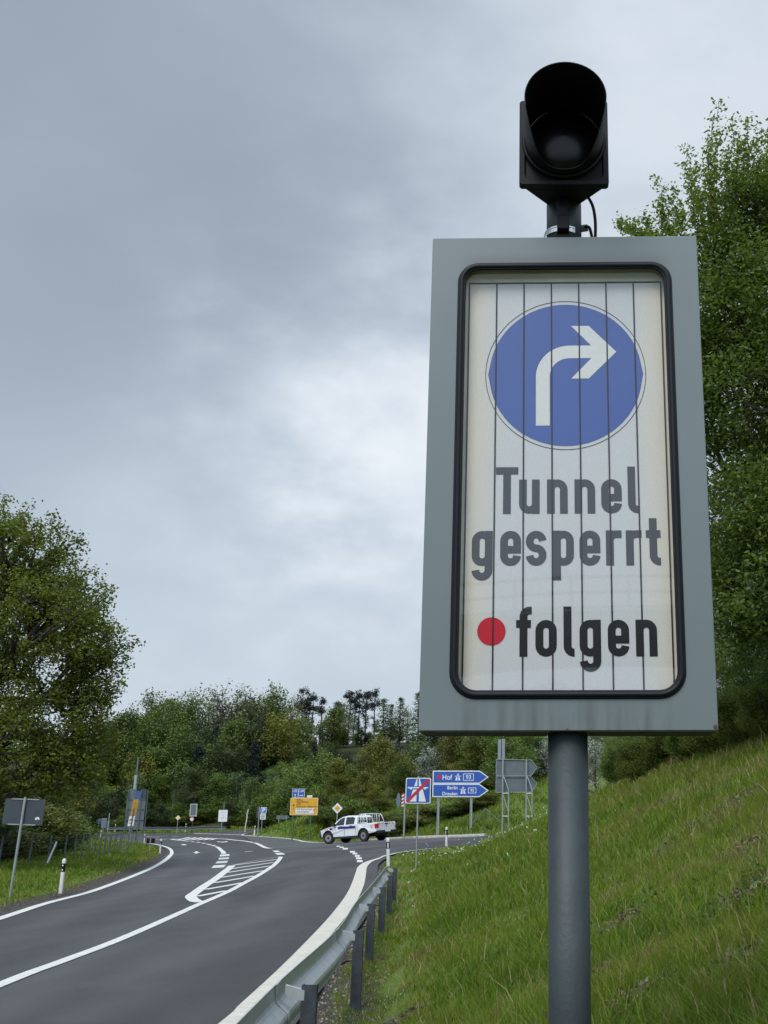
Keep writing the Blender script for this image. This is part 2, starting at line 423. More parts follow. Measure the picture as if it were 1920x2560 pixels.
def asphalt_material(name, base, patchy):
    m = bpy.data.materials.new(name); m.use_nodes = True; t = m.node_tree; b = t.nodes['Principled BSDF']
    tk = t.nodes.new('ShaderNodeAttribute'); tk.attribute_name = 'track'
    co = t.nodes.new('ShaderNodeTexCoord')
    def noise(sc, de=6, ro=.6, st=None):
        n = t.nodes.new('ShaderNodeTexNoise'); n.inputs['Scale'].default_value = sc; n.inputs['Detail'].default_value = de; n.inputs['Roughness'].default_value = ro
        if st:
            mp = t.nodes.new('ShaderNodeMapping'); mp.inputs['Scale'].default_value = st; mp.inputs['Rotation'].default_value = (0, 0, R(22)); t.links.new(co.outputs['Object'], mp.inputs[0]); t.links.new(mp.outputs[0], n.inputs['Vector'])
        else: t.links.new(co.outputs['Object'], n.inputs['Vector'])
        return n.outputs[0]
    def mul(a, b_, c):
        s = t.nodes.new('ShaderNodeMath'); s.operation = 'MULTIPLY_ADD'; t.links.new(a, s.inputs[0]); s.inputs[1].default_value = b_; s.inputs[2].default_value = c; return s.outputs[0]
    rr_ = t.nodes.new('ShaderNodeMapRange'); rr_.inputs['From Min'].default_value = .3; rr_.inputs['From Max'].default_value = .7; t.links.new(noise(.30, 9, .65, (1.1, .30, 1)), rr_.inputs['Value'])
    a = mul(rr_.outputs[0], patchy * .85, 1 - patchy * .45)
    g_ = mul(noise(75, 4, .8), 1.3, .35)
    m1 = t.nodes.new('ShaderNodeMath'); m1.operation = 'MULTIPLY'; a2_ = t.nodes.new('ShaderNodeMath'); a2_.operation = 'MULTIPLY_ADD'; t.links.new(tk.outputs['Fac'], a2_.inputs[0]); a2_.inputs[1].default_value = .38; t.links.new(a, a2_.inputs[2]); t.links.new(a2_.outputs[0], m1.inputs[0]); t.links.new(g_, m1.inputs[1])
    c = t.nodes.new('ShaderNodeVectorMath'); c.operation = 'SCALE'; c.inputs[0].default_value = base; t.links.new(m1.outputs[0], c.inputs['Scale'])
    t.links.new(c.outputs[0], b.inputs['Base Color'])
    t.links.new(mul(noise(.6, 5), .22, .62), b.inputs['Roughness']); b.inputs['Specular IOR Level'].default_value = .22
    bn = t.nodes.new('ShaderNodeBump'); bn.inputs['Strength'].default_value = .5; bn.inputs['Distance'].default_value = .006
    t.links.new(noise(110, 3), bn.inputs['Height']); t.links.new(bn.outputs[0], b.inputs['Normal'])
    return m
ASPH = asphalt_material('asphalt', (.047, .0475, .0485), .8)
ASPH2 = asphalt_material('old_asphalt', (.068, .069, .067), .35)
road = sheet('road', OUT, .6, ASPH, 0)
rv = np.empty(len(road.data.vertices) * 3, np.float32); road.data.vertices.foreach_get('co', rv); rv = rv.reshape(-1, 3)
def dpoly(L, x, y):
    b_ = np.full(x.shape, 1e9)
    for p, q_ in zip(L[:-1], L[1:]):
        dx, dy = q_[0]-p[0], q_[1]-p[1]; tt_ = np.clip(((x-p[0])*dx+(y-p[1])*dy)/(dx*dx+dy*dy+1e-9), 0, 1); b_ = np.minimum(b_, np.hypot(x-p[0]-tt_*dx, y-p[1]-tt_*dy))
    return b_
dl = dpoly(Lline, rv[:, 0], rv[:, 1]); dr_ = dpoly(stripR, rv[:, 0], rv[:, 1])
tr_ = sum(np.exp(-((dl - c) / .42) ** 2) for c in (1.25, 3.05)) * (rv[:, 1] < 130) + sum(np.exp(-((dr_ - c) / .42) ** 2) for c in (1.9, 3.7)) * (rv[:, 1] < 60) * (dl > 4)
at_r = road.data.attributes.new('track', 'FLOAT', 'POINT'); at_r.data.foreach_set('value', np.clip(tr_, 0, 1).astype(np.float32))
# older, paler asphalt in the mouth of the side road
pal = catmull(roads([(636,2108),(676,2120),(700,2134),(735,2129),(800,2128),(865,2124),(930,2119),(985,2112),(1050,2107),(1120,2102),(1160,2099),(1100,2096),(981,2100.5),(850,2105.5),(795,2107),(757,2104.3),(720,2097.5),(686,2094.5),(640,2092),(606,2089.5)]), 4)
sheet('road_patch', pal, 0, ASPH2, .005)
PAINT = mat('road_paint', (.52, .515, .48), .7, nscale=9, namt=.16, bump=.3, bscale=120)
PAINT2 = mat('worn_road_paint', (.27, .27, .26), .8, nscale=5, namt=.3)
CONC = mat('pale_gutter', (.47, .445, .385), .85, nscale=7, namt=.13, bump=.5, bscale=90)
mk = MB(); mk2 = MB()
MARKLIFT = .011
def z3(p, lift=MARKLIFT): return (float(p[0]), float(p[1]), float(tps(p[0], p[1])) + lift)
def dense(L, step=1.0):
    o = [np.array(L[0])]
    for a, b in zip(L[:-1], L[1:]):
        a = np.array(a); b = np.array(b); n = max(1, int(np.linalg.norm(b - a) / step))
        for k in range(1, n + 1): o.append(a + (b - a) * k / n)
    return o
def ribbon(L, w, mb, lift=MARKLIFT):
    L = dense(L); A = offs(L, w / 2); B = offs(L, -w / 2); n = len(L)
    mb.add([z3(p, lift) for p in A] + [z3(p, lift) for p in B], [(i, n + i, n + i + 1, i + 1) for i in range(n - 1)])
def pxline(P, w, mb=None, n=5, smoothc=True):
    L = roads(P); ribbon(catmull(L, n) if smoothc and len(L) > 2 else L, w, mb or mk)
def quadpx(P, mb=None):
    (mb or mk).add([z3(p) for p in roads(P)], [tuple(range(len(P)))])
def c7(x, y): return (460 + x / 6.38, 2100 + y / 6.38)
def c2(x, y): return (250 + x / 4.147, 1850 + y / 4.147)
def c4(x, y): return (680 + x / 4.147, 1880 + y / 4.147)
def cs(x, y): return (280 + x / 3.77, 2060 + y / 3.77)
ribbon(Lline, .25, mk)
# centre line + traffic island
cl = roads([(0,2463),(150,2406),(300,2349),c7(0,1140),c7(240,1030),c7(700,830),c7(960,690),c7(1200,560),c7(1400,430),c7(1500,340),c7(1545,270)])
dd_ = cl[0] - cl[1]; dd_ /= np.linalg.norm(dd_)
cl = [cl[0] + dd_ * 22 + np.array([2., 0]), cl[0] + dd_ * 8 + np.array([.3, 0])] + cl
ribbon(catmull(cl, 5), .20, mk)
pxline([c7(270,995),c7(180,975),c7(120,930),c7(110,900),c7(165,855),c7(330,735),c7(520,610),c7(700,470),c7(765,412)], .30)
pxline([c7(765,412),c7(900,378),c7(1200,322),c7(1530,267)], .14, mk2)
for a in [(200,905,690,812),(330,795,960,683),(470,690,1150,575),(585,603,1290,490),(680,525,1380,417),(740,465,1440,359),(800,405,1490,311)]:
    pxline([c7(*a[:2]), c7(*a[2:])], .25)
pxline([c7(512,108),c7(560,133),c7(605,175),c7(636,222)], .28)
for a in [(651,232,645,262),(642,283,627,312),(616,338,590,374),(574,404,533,446)]: pxline([c7(*a[:2]), c7(*a[2:])], .50)
for a in [(496,98,450,85),(420,77,375,66),(335,57,295,48),(250,42,210,35),(165,30,120,26),(75,22,30,18)]: pxline([c7(*a[:2]), c7(*a[2:])], .32)
pxline([cs(560,143),cs(760,138),cs(980,139),cs(1120,148),cs(1350,180),cs(1500,231)], .30)
pxline([cs(1535,253),cs(1562,266)], .3); pxline([cs(1568,275),cs(1597,291)], .4)
pxline([cs(552,143),cs(600,150),cs(690,158)], .3)
for a in [(800,1038,935,1007),(870,1040,995,1010),(940,1040,1055,1012),(1010,1040,1105,1015),(1080,1038,1148,1018),(1140,1038,1205,1021)]:
    pxline([c2(*a[:2]), c2(*a[2:])], .45)
for a, b in [(430,510),(530,600),(640,710),(745,810),(850,925),(965,1030),(1080,1140),(1185,1250),(1290,1350),(1395,1470)]:
    y = 770 + (a - 430) * .033
    pxline([(440 + a/9.217, 2000 + y/9.217), (440 + b/9.217, 2000 + (y + 2)/9.217)], .45)
for a in [(260,940,340,940),(365,950,470,948),(480,940,575,938),(380,975,460,971),(940,1000,985,1000),(1160,960,1240,955),(790,960,870,955),(1020,1030,1090,1034)]:
    pxline([(150 + a[0]/6.38, 1940 + a[1]/6.38), (150 + a[2]/6.38, 1940 + a[3]/6.38)], .5, mk2)
for a in [(470,1000,540,1003),(560,1010,625,1000),(640,998,705,996),(750,1000,810,1000),(570,1028,690,1030)]:
    pxline([c2(*a[:2]), c2(*a[2:])], .4, mk2)
# edge line round the grass island, line of the side road
pxline([(616,2084.6),(608,2086.3),(605,2087.8),(613,2088.9),(643.4,2091),(686.8,2094),(720.5,2096.9),(744.6,2100.5),(760,2104),(795,2106.4),(850,2105)], .25)
pxline([(955,2142.2),(960,2140.4),(975,2137.0),(1002,2131.0),(1066,2123.2),(1119,2120.2),(1161,2117.5),(1200,2113.2)], .16)
# block marking in front of the truck
for x, y, w, h in [(687,979,20,5),(722,990,22,6),(760,1005,28,8),(834,1037,28,9),(860,1056,27,8),(885,1080,28,9),(900,1104,31,10),(910,1134,31,11)]:
    quadpx([c4(x-w,y+h), c4(x+w-4,y+h), c4(x+w,y-h), c4(x-w+4,y-h)])
# arrows on the lanes
quadpx([cs(650,193),cs(672,190),cs(690,192),cs(706,197),cs(690,201),cs(662,200)])
quadpx([cs(763,270),cs(785,266),cs(785,259),cs(808,259),cs(810,266),cs(832,271),cs(808,274),cs(802,280),cs(788,280),cs(784,275)])
quadpx([cs(990,165),cs(1040,169),cs(1090,163),cs(1088,170),cs(1042,175),cs(992,170)])
quadpx([cs(1250,261),cs(1322,256),cs(1328,260),cs(1256,267)], mk2)
tag(mk.build('road_marking', PAINT), kind='structure'); tag(mk2.build('worn_marking', PAINT2), kind='structure')
# broad pale strip beside the guardrail
sl_ = roads([(955,2142),(940,2147),(912,2156),(895,2167.5),(889,2182.6),(871,2228),(835,2279),(769,2351.4),(690,2430),(600,2512.6),(548,2560)])
sl_ = sl_ + [sl_[-1] + e_, sl_[-1] + 4 * e_]; sl_ = catmull(sl_, 8)
st = MB()
SR = catmull(roads([(957,2143),(948,2147.5),(931,2154),(918,2167.5),(915,2185),(909,2215),(885,2265),(817,2351),(744.7,2438.8),(680,2510),(640,2560)]) + [roads([(640,2560)])[0] + e_, roads([(640,2560)])[0] + 4 * e_], 8)
n = len(sl_); st.add([z3(p) for p in sl_] + [z3(p) for p in SR], [(i, n+i, n+i+1, i+1) for i in range(n-1)])
tag(st.build('gutter_strip', CONC), kind='structure')
# kerb along the far side of the side road
KERB = mat('kerb_stone', (.42, .40, .36), .85, nscale=3, namt=.25)
kb = MB(); kl = dense(roads([(900,2101.8),(981,2098.6),(1040,2096.3),(1100,2094),(1150,2093),(1215,2089.5)]), 1.0)
a0, a1 = offs(kl, .02), offs(kl, .5); n = len(kl); hk = .11
kb.add([z3(p, -.05) for p in a0] + [z3(p, hk) for p in a0] + [z3(p, hk + .02) for p in a1], sum([[(i, n+i, n+i+1, i+1), (n+i, 2*n+i, 2*n+i+1, n+i+1)] for i in range(n-1)], []))
tag(kb.build('kerb', KERB), kind='structure')

# ================================================================ common materials
GALV = mat('galvanised_steel', (.30, .32, .32), .45, .55, nscale=6, namt=.15)
GALVD = mat('dull_grey_metal', (.10, .115, .125), .55, .3, nscale=5, namt=.2)
BACK = mat('sign_back_grey', (.085, .105, .115), .6, nscale=2, namt=.15)
BACKD = mat('sign_back_slate', (.030, .037, .050), .6, nscale=2, namt=.2)
WHITE = mat('white_sheeting', (.56, .565, .57), .45, nscale=4, namt=.05)
BLACKP = mat('black_plastic', (.0025, .0025, .004), .55, nscale=8, namt=.2, spec=.22)
BLUE = mat('blue_sheeting', (.010, .065, .30), .4, nscale=4, namt=.08)
RED = mat('red_sheeting', (.38, .010, .022), .4)
YEL = mat('yellow_sheeting', (.52, .27, .010), .45, nscale=3, namt=.08)
DARK = mat('dark_ink', (.02, .02, .02), .5)
CREAM = mat('cream_sheeting', (.55, .48, .30), .5)
GREENP = mat('green_painted_steel', (.05, .10, .06), .5, nscale=5, namt=.2)

def textobj(s, size, m, parent, loc, name='lettering', sx=1.0, align='LEFT', bold=0.0):
    cu = bpy.data.curves.new(name, 'FONT'); cu.body = s; cu.size = size; cu.align_x = align; cu.offset = bold; cu.extrude = .002
    o = bpy.data.objects.new(name, cu); col.objects.link(o)
    dg = bpy.context.evaluated_depsgraph_get(); me = bpy.data.meshes.new_from_object(o.evaluated_get(dg))
    bpy.data.objects.remove(o); bpy.data.curves.remove(cu)
    for v in me.vertices: v.co = (v.co.x * sx, v.co.z * -1, v.co.y)
    me.materials.clear(); me.materials.append(m)
    ob = bpy.data.objects.new(name, me); col.objects.link(ob); ob.parent = parent; ob.location = loc
    return ob

# ================================================================ DIN style stroke lettering for the big sign
def arc(cx, cz, r, a0, a1, n=10, rz=None):
    rz = rz or r
    return [(cx + r * math.cos(R(a0 + (a1-a0)*k/n)), cz + rz * math.sin(R(a0 + (a1-a0)*k/n))) for k in range(n+1)]
def glyph(ch, w=.028, xh=.130, cap=.178, de=.053):
    a = w/2; Wd = .075; r = (Wd-w)/2; hi = xh-r-a; lo = r+a; c = Wd/2
    if ch == 'T': return [[(0, cap-a), (.082, cap-a)], [(.041, cap-a), (.041, 0)]]
    if ch == 'n': return [[(a, 0), (a, xh)], arc(c, hi, r, 180, 0) + [(Wd-a, 0)]]
    if ch == 'u': return [[(a, xh)] + arc(c, lo, r, 180, 360), [(Wd-a, xh), (Wd-a, 0)]]
    if ch == 'e': return [arc(c, lo, r, 0, -180)[0:] + arc(c, hi, r, 180, 0) + [(Wd-a, xh*.46)], [(a, xh*.46), (Wd-a*.0, xh*.46)]]
    if ch == 'o': return [arc(c, lo, r, 0, -180) + arc(c, hi, r, 180, 0) + [(Wd-a, lo)]]
    if ch == 'l': return [[(a, cap)] + arc(a+.022, a+.022, .022, 180, 270, 6) + [(.038, a)]]
    if ch == 'g': return [arc(c, lo, r, 0, -180) + arc(c, hi, r, 180, 0) + [(Wd-a, lo)], [(Wd-a, xh)] + arc(c, -de+lo, r, 0, -180)]
    if ch == 'p': return [arc(c, lo, r, 0, -180) + arc(c, hi, r, 180, 0) + [(Wd-a, lo)], [(a, xh), (a, -de)]]
    if ch == 's':
        q = (xh-w)/4; return [arc(c, xh-a-q, r, 5, 270, 14, q) + arc(c, a+q, r, 90, -175, 14, q)[1:]]
    if ch == 'r': return [[(a, 0), (a, xh)], arc(c, hi, r, 180, 90, 6) + [(.057, xh-a)]]
    if ch == 't': return [[(a+.012, xh+.045)] + arc(a+.034, a+.022, .022, 180, 270, 6) + [(.052, a)], [(0, xh-a), (.053, xh-a)]]
    if ch == 'f': return [[(a+.012, 0)] + arc(a+.034, cap-a-.022, .022, 180, 90, 6) + [(.055, cap-a)], [(0, xh-a), (.052, xh-a)]]
def strokes(mb, paths, w, x0, z0, y):
    for q, P in enumerate(paths):
        P = [(x0+p[0], z0+p[1]) for p in P]; yy = y - q * .0003; A = []; B = []
        for i, p in enumerate(P):
            t0 = Vector((P[i][0]-P[i-1][0], P[i][1]-P[i-1][1])) if i else None
            t1 = Vector((P[i+1][0]-P[i][0], P[i+1][1]-P[i][1])) if i < len(P)-1 else None
            t = ((t0.normalized() if t0 and t0.length else Vector((0, 0))) + (t1.normalized() if t1 and t1.length else Vector((0, 0)))).normalized()
            nn = Vector((-t.y, t.x)) * w/2; A.append((p[0]+nn.x, yy, p[1]+nn.y)); B.append((p[0]-nn.x, yy, p[1]-nn.y))
        n = len(P); mb.add(A + B, [(i, i+1, n+i+1, n+i) for i in range(n-1)])

# ================================================================ THE BIG SIGN
bp = at(1420, 1827, 3.79)
BZ = bp.z                                  # underside of the box
px_, py_ = .103, 3.79
zg = gz(px_, 3.89)
big = empty('tunnel_closure_sign', (px_, 3.79, zg), R(-1.0), 'large grey sign box with blue arrow disc and words Tunnel gesperrt folgen on thick post', 'road sign')
H0 = BZ - zg
POLE = mat('dark_galvanised_post', (.036, .047, .051), .6, .1, nscale=4, namt=.22, c2=(.025, .033, .037), bump=.15, bscale=60)
def housing_material():
    m = bpy.data.materials.new('grey_powder_coat'); m.use_nodes = True; t = m.node_tree; b = t.nodes['Principled BSDF']
    b.inputs['Roughness'].default_value = .42; b.inputs['Specular IOR Level'].default_value = .45
    co = t.nodes.new('ShaderNodeTexCoord'); mp = t.nodes.new('ShaderNodeMapping'); mp.inputs['Scale'].default_value = (16, 16, 1.2)
    t.links.new(co.outputs['Object'], mp.inputs[0])
    nz = t.nodes.new('ShaderNodeTexNoise'); nz.inputs['Scale'].default_value = 1.3; nz.inputs['Detail'].default_value = 8; t.links.new(mp.outputs[0], nz.inputs['Vector'])
    sp = t.nodes.new('ShaderNodeSeparateXYZ'); t.links.new(co.outputs['Object'], sp.inputs[0])
    # rain streaks below the window, soot above it
    def mr(src, a, b_, c=0., d=1.):
        r = t.nodes.new('ShaderNodeMapRange'); r.inputs['From Min'].default_value = a; r.inputs['From Max'].default_value = b_; r.inputs['To Min'].default_value = c; r.inputs['To Max'].default_value = d
        t.links.new(src, r.inputs['Value']); return r.outputs[0]
    def mu(op, a, b_):
        s = t.nodes.new('ShaderNodeMath'); s.operation = op
        for i, v in enumerate((a, b_)):
            if isinstance(v, float): s.inputs[i].default_value = v
            else: t.links.new(v, s.inputs[i])
        return s.outputs[0]
    low = mr(sp.outputs[2], .16, .04); top = mu('MULTIPLY', mr(sp.outputs[2], 1.84, 1.78), mr(sp.outputs[2], 1.70, 1.76))
    ax = mu('ABSOLUTE', sp.outputs[0], 0.0); inner = mr(ax, .42, .34)
    stain = mu('MULTIPLY', mu('MULTIPLY', low, inner), mr(nz.outputs[0], .42, .68))
    nz2 = t.nodes.new('ShaderNodeTexNoise'); nz2.inputs['Scale'].default_value = 3; nz2.inputs['Detail'].default_value = 6; t.links.new(co.outputs['Object'], nz2.inputs['Vector'])
    soot = mu('MULTIPLY', mu('MULTIPLY', top, inner), mr(nz2.outputs[0], .2, .6, .5, 1.))
    tot = mu('ADD', mu('MULTIPLY', stain, .75), mu('MULTIPLY', soot, .62))
    mx = t.nodes.new('ShaderNodeMix'); mx.data_type = 'RGBA'; t.links.new(tot, mx.inputs['Factor'])
    mx.inputs['A'].default_value = (.132, .157, .163, 1); mx.inputs['B'].default_value = (.076, .077, .076, 1)
    big_ = t.nodes.new('ShaderNodeTexNoise'); big_.inputs['Scale'].default_value = 1.2; big_.inputs['Detail'].default_value = 3; t.links.new(co.outputs['Object'], big_.inputs['Vector'])
    hv = t.nodes.new('ShaderNodeVectorMath'); hv.operation = 'SCALE'; t.links.new(mx.outputs['Result'], hv.inputs[0]); t.links.new(mr(big_.outputs[0], .3, .7, .93, 1.07), hv.inputs['Scale'])
    t.links.new(hv.outputs[0], b.inputs['Base Color'])
    return m
HOUSE = housing_material()
MOSS = mat('grimy_underside', (.055, .062, .045), .9, nscale=9, namt=.4)
# post
m = MB(); m.tube([(0, .10, -.4), (0, .10, H0)], .07, 32); m.build('post', POLE, big, smooth=False)
for o in big.children:
    for p in o.data.polygons: p.use_smooth = len(p.vertices) == 4
m = MB(); m.tube([(0, .10, H0 + 1.9), (0, .10, H0 + 2.10)], .07, 32); up = m.build('upper_post', POLE, big)
for p in up.data.polygons: p.use_smooth = len(p.vertices) == 4
# housing: front frame with window, sides, back
BW = .515; BH = 1.90; BD = .20
outer = rrect(-BW, 0, BW, BH, .006, 6); win = rrect(-.398, .122, .398, 1.774, [.075, .075, .06, .06], 6)
m = MB(); m.ring(outer, win, 0, .03)
m.box((-BW, .0305, 0.0), (-BW + .02, BD, BH)); m.box((BW - .02, .0305, 0.0), (BW, BD, BH))
m.box((-BW + .0205, .0305, BH - .02), (BW - .0205, BD, BH)); m.box((-BW + .0205, .0305, .0), (BW - .0205, BD, .02))
m.box((-BW + .0205, BD - .02, .0205), (BW - .0205, BD, BH - .0205))
hs = m.build('housing', HOUSE, big, bevel=.004, loc=(0, 0, H0))
m = MB(); m.box((-BW + .004, .004, -.003), (-.074, BD - .004, -.0005)); m.box((.074, .004, -.003), (BW - .004, BD - .004, -.0005)); m.build('underside_plate', MOSS, big, loc=(0, 0, H0))
# rust chips in the lower corner
RUST = mat('rust', (.08, .045, .03), .9)
for a_, b_, r_ in ((.505, .012, .008), (-.002, .004, .004)): m = MB(); m.prism(circ(a_, b_, r_, 10), -.0012, .001); m.build('rust_spot', RUST, hs)
# black rubber gasket: three ribs round the window
GASK = mat('black_rubber', (.005, .006, .010), .55, spec=.25)
gk = MB()
for off, rad, yy in ((.005, .0105, -.003), (-.005, .006, -.001), (.015, .0055, -.001)):
    pr = rrect(-.398-off+.006, .122-off+.006, .398+off-.006, 1.774+off-.006, [.075+off, .075+off, .06+off, .06+off], 8)
    P = [(x, yy, z) for x, z in pr]; P.append(P[0]); P.append(P[1]); gk.tube(P, rad, 8, False)
gk.build('rubber_gasket', GASK, big, smooth=True, loc=(0, 0, H0))
# inner tray, header and slats
def slat_material():
    m = bpy.data.materials.new('reflective_slat'); m.use_nodes = True; t = m.node_tree; b = t.nodes['Principled BSDF']
    b.inputs['Roughness'].default_value = .5; b.inputs['Specular IOR Level'].default_value = .3
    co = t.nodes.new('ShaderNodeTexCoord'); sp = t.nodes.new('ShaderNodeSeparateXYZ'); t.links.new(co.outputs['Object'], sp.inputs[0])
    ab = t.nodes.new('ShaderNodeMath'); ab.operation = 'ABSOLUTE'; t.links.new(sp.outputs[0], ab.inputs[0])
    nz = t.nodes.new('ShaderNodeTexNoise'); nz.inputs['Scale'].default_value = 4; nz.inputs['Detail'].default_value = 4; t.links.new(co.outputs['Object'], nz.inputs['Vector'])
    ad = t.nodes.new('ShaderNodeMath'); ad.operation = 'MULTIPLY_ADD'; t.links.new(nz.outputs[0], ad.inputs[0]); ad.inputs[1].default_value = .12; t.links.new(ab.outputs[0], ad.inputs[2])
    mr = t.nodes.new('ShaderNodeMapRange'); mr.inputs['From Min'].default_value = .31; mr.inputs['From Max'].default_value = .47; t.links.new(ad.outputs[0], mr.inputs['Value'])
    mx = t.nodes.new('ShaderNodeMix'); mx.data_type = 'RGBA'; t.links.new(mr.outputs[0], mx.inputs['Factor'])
    mx.inputs['A'].default_value = (.475, .48, .495, 1); mx.inputs['B'].default_value = (.60, .53, .40, 1)      # sheeting turns warmer cream towards the left and right edges
    fine = t.nodes.new('ShaderNodeTexVoronoi'); fine.inputs['Scale'].default_value = 190; t.links.new(co.outputs['Object'], fine.inputs['Vector'])
    m2 = t.nodes.new('ShaderNodeMapRange'); m2.inputs['To Min'].default_value = .92; m2.inputs['To Max'].default_value = 1.05; t.links.new(fine.outputs['Distance'], m2.inputs['Value'])
    s = t.nodes.new('ShaderNodeVectorMath'); s.operation = 'SCALE'; t.links.new(mx.outputs['Result'], s.inputs[0]); t.links.new(m2.outputs[0], s.inputs['Scale'])
    t.links.new(s.outputs[0], b.inputs['Base Color']); return m
SLAT = slat_material(); TRAY = mat('cream_tray', (.62, .57, .45), .6, nscale=5, namt=.12)  # inner frame in cream, close to the tone of the slat edges
m = MB(); m.box((-.455, .075, .05), (.455, .08, 1.845)); m.build('back_tray', mat('tray_dark', (.015, .012, .02), .8), big, loc=(0, 0, H0))
m = MB()
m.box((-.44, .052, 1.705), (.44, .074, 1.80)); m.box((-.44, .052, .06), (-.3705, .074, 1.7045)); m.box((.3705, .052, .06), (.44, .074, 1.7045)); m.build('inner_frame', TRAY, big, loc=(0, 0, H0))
SX = [-.3675 + .105 * k for k in range(8)]
for k in range(7):
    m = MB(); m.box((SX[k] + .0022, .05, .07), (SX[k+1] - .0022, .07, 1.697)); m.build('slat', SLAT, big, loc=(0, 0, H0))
Yf = .0492
BLUEF = mat('faded_blue_sheeting', (.014, .060, .27), .5, nscale=3, namt=.07)
ARROW = mat('arrow_white', (.54, .54, .53), .5, nscale=60, namt=.05)
INK1 = mat('black_ink_sky_sheen', (.040, .041, .050), .5, spec=.3); INK2 = mat('black_ink', (.006, .0065, .008), .5, spec=.3); INKR = mat('red_ink', (.42, .006, .02), .5, spec=.3)  # lighter black of the upper lettering carries the pane's sky reflection in its colour
def facing(mb):      # keep the printed shapes off the gaps between slats
    return mb
dis = MB(); pr = circ(0, 1.321, .302, 96); pi = circ(0, 1.321, .2995, 96); dis.ring(pr, pi, Yf - .0004, Yf + .0002); dis.build('disc_outline', INK1, big, loc=(0, 0, H0))
def clipped(poly_fn, name, m_, y, z0, z1, steps):
    """a shape printed over seven slats: cut at every gap"""
    mb = MB()
    for k in range(7):
        a, b = SX[k] + .0022, SX[k+1] - .0022
        xs = np.linspace(a, b, steps)
        for q in range(steps - 1):
            l0 = poly_fn(xs[q]); l1 = poly_fn(xs[q+1])
            if l0 and l1: mb.add([(xs[q], y, l0[0]), (xs[q+1], y, l1[0]), (xs[q+1], y, l1[1]), (xs[q], y, l0[1])], [(0, 1, 2, 3)])
    return mb.build(name, m_, big, loc=(0, 0, H0))
def cfn(r):
    def f(x):
        if abs(x) > r: return (1.321, 1.321)
        h = math.sqrt(r*r - x*x); return (1.321 - h, 1.321 + h)
    return f
clipped(cfn(.287), 'blue_disc', BLUEF, Yf, 0, 0, 16)
# arrow
ar = MB()
shaft = [(-.086, 1.115)] + [(-.086, 1.27)] + arc(.015, 1.31, .101, 180, 90, 12) + [(.10, 1.411)]
strokes(ar, [shaft], .0515, 0, 0, Yf - .0006)
ar.add([(x, Yf - .0010, z) for x, z in [(.022, 1.518), (.089, 1.518), (.192, 1.410), (.087, 1.302), (.021, 1.302), (.098, 1.385), (.098, 1.436)]], [(0, 1, 2, 6), (6, 2, 3, 5), (5, 3, 4)])
ar.build('turn_arrow', ARROW, big, loc=(0, 0, H0))
for word, base, m_ in ((('T', -.258), ('u', -.173), ('n', -.071), ('n', .029), ('e', .126), ('l', .223)), .775, INK1), \
                      ((('g', -.342), ('e', -.240), ('s', -.148), ('p', -.050), ('e', .045), ('r', .140), ('r', .212), ('t', .284)), .581, INK1), \
                      ((('f', -.181), ('o', -.113), ('l', -.014), ('g', .042), ('e', .141), ('n', .239)), .255, INK2):
    mb = MB()
    for ch, x in word: strokes(mb, glyph(ch), .028, x, base, Yf - .0004)
    mb.build('lettering', m_, big, loc=(0, 0, H0))
m = MB(); m.prism(circ(-.268, .345, .050, 40), Yf - .0008, Yf + .0002); m.build('red_dot', INKR, big, loc=(0, 0, H0))
# dark gap lines printed over by the joints between the slats
m = MB()
for x in SX: m.box((x - .0026, .0470, .075), (x + .0026, .0486, 1.7))
m.box((-.37, .0470, 1.6985), (.37, .0516, 1.7035)); m.build('slat_joint', mat('joint_dark', (.008, .006, .014), .8), big, loc=(0, 0, H0))
# glass pane
GL = bpy.data.materials.new('window_glass'); GL.use_nodes = True; t = GL.node_tree; t.nodes.clear()
o_ = t.nodes.new('ShaderNodeOutputMaterial'); tr = t.nodes.new('ShaderNodeBsdfTransparent'); gl = t.nodes.new('ShaderNodeBsdfGlossy'); gl.inputs['Roughness'].default_value = .02
gm_ = t.nodes.new('ShaderNodeNewGeometry'); dt_ = t.nodes.new('ShaderNodeVectorMath'); dt_.operation = 'DOT_PRODUCT'; t.links.new(gm_.outputs['Incoming'], dt_.inputs[0]); t.links.new(gm_.outputs['Normal'], dt_.inputs[1])
def gmth(op, a, b=0.):
    n = t.nodes.new('ShaderNodeMath'); n.operation = op
    for i, v in enumerate((a, b)):
        if isinstance(v, float): n.inputs[i].default_value = v
        else: t.links.new(v, n.inputs[i])
    return n.outputs[0]
fz_ = gmth('ADD', gmth('MULTIPLY', gmth('POWER', gmth('SUBTRACT', 1.0, gmth('ABSOLUTE', dt_.outputs['Value'])), 5.0), .9), .036)
ms_ = t.nodes.new('ShaderNodeMixShader')
tr.inputs[0].default_value = (.97, .97, .96, 1)
t.links.new(fz_, ms_.inputs[0]); t.links.new(tr.outputs[0], ms_.inputs[1]); t.links.new(gl.outputs[0], ms_.inputs[2]); t.links.new(ms_.outputs[0], o_.inputs[0])
m = MB(); gp_ = rrect(-.402, .118, .402, 1.778, [.075, .075, .06, .06], 6); m.add([(x, .014, z) for x, z in gp_], [tuple(range(len(gp_)))]); m.build('glass_pane', GL, big, loc=(0, 0, H0))

for o in big.children:
    if o.name.split('.')[0] not in ('housing', 'rubber_gasket', 'underside_plate', 'glass_pane', 'post', 'upper_post', 'back_tray'):
        o.scale = (1.0132, 1, 1.0132); o.location = (.0014, 0, H0 + .0041)
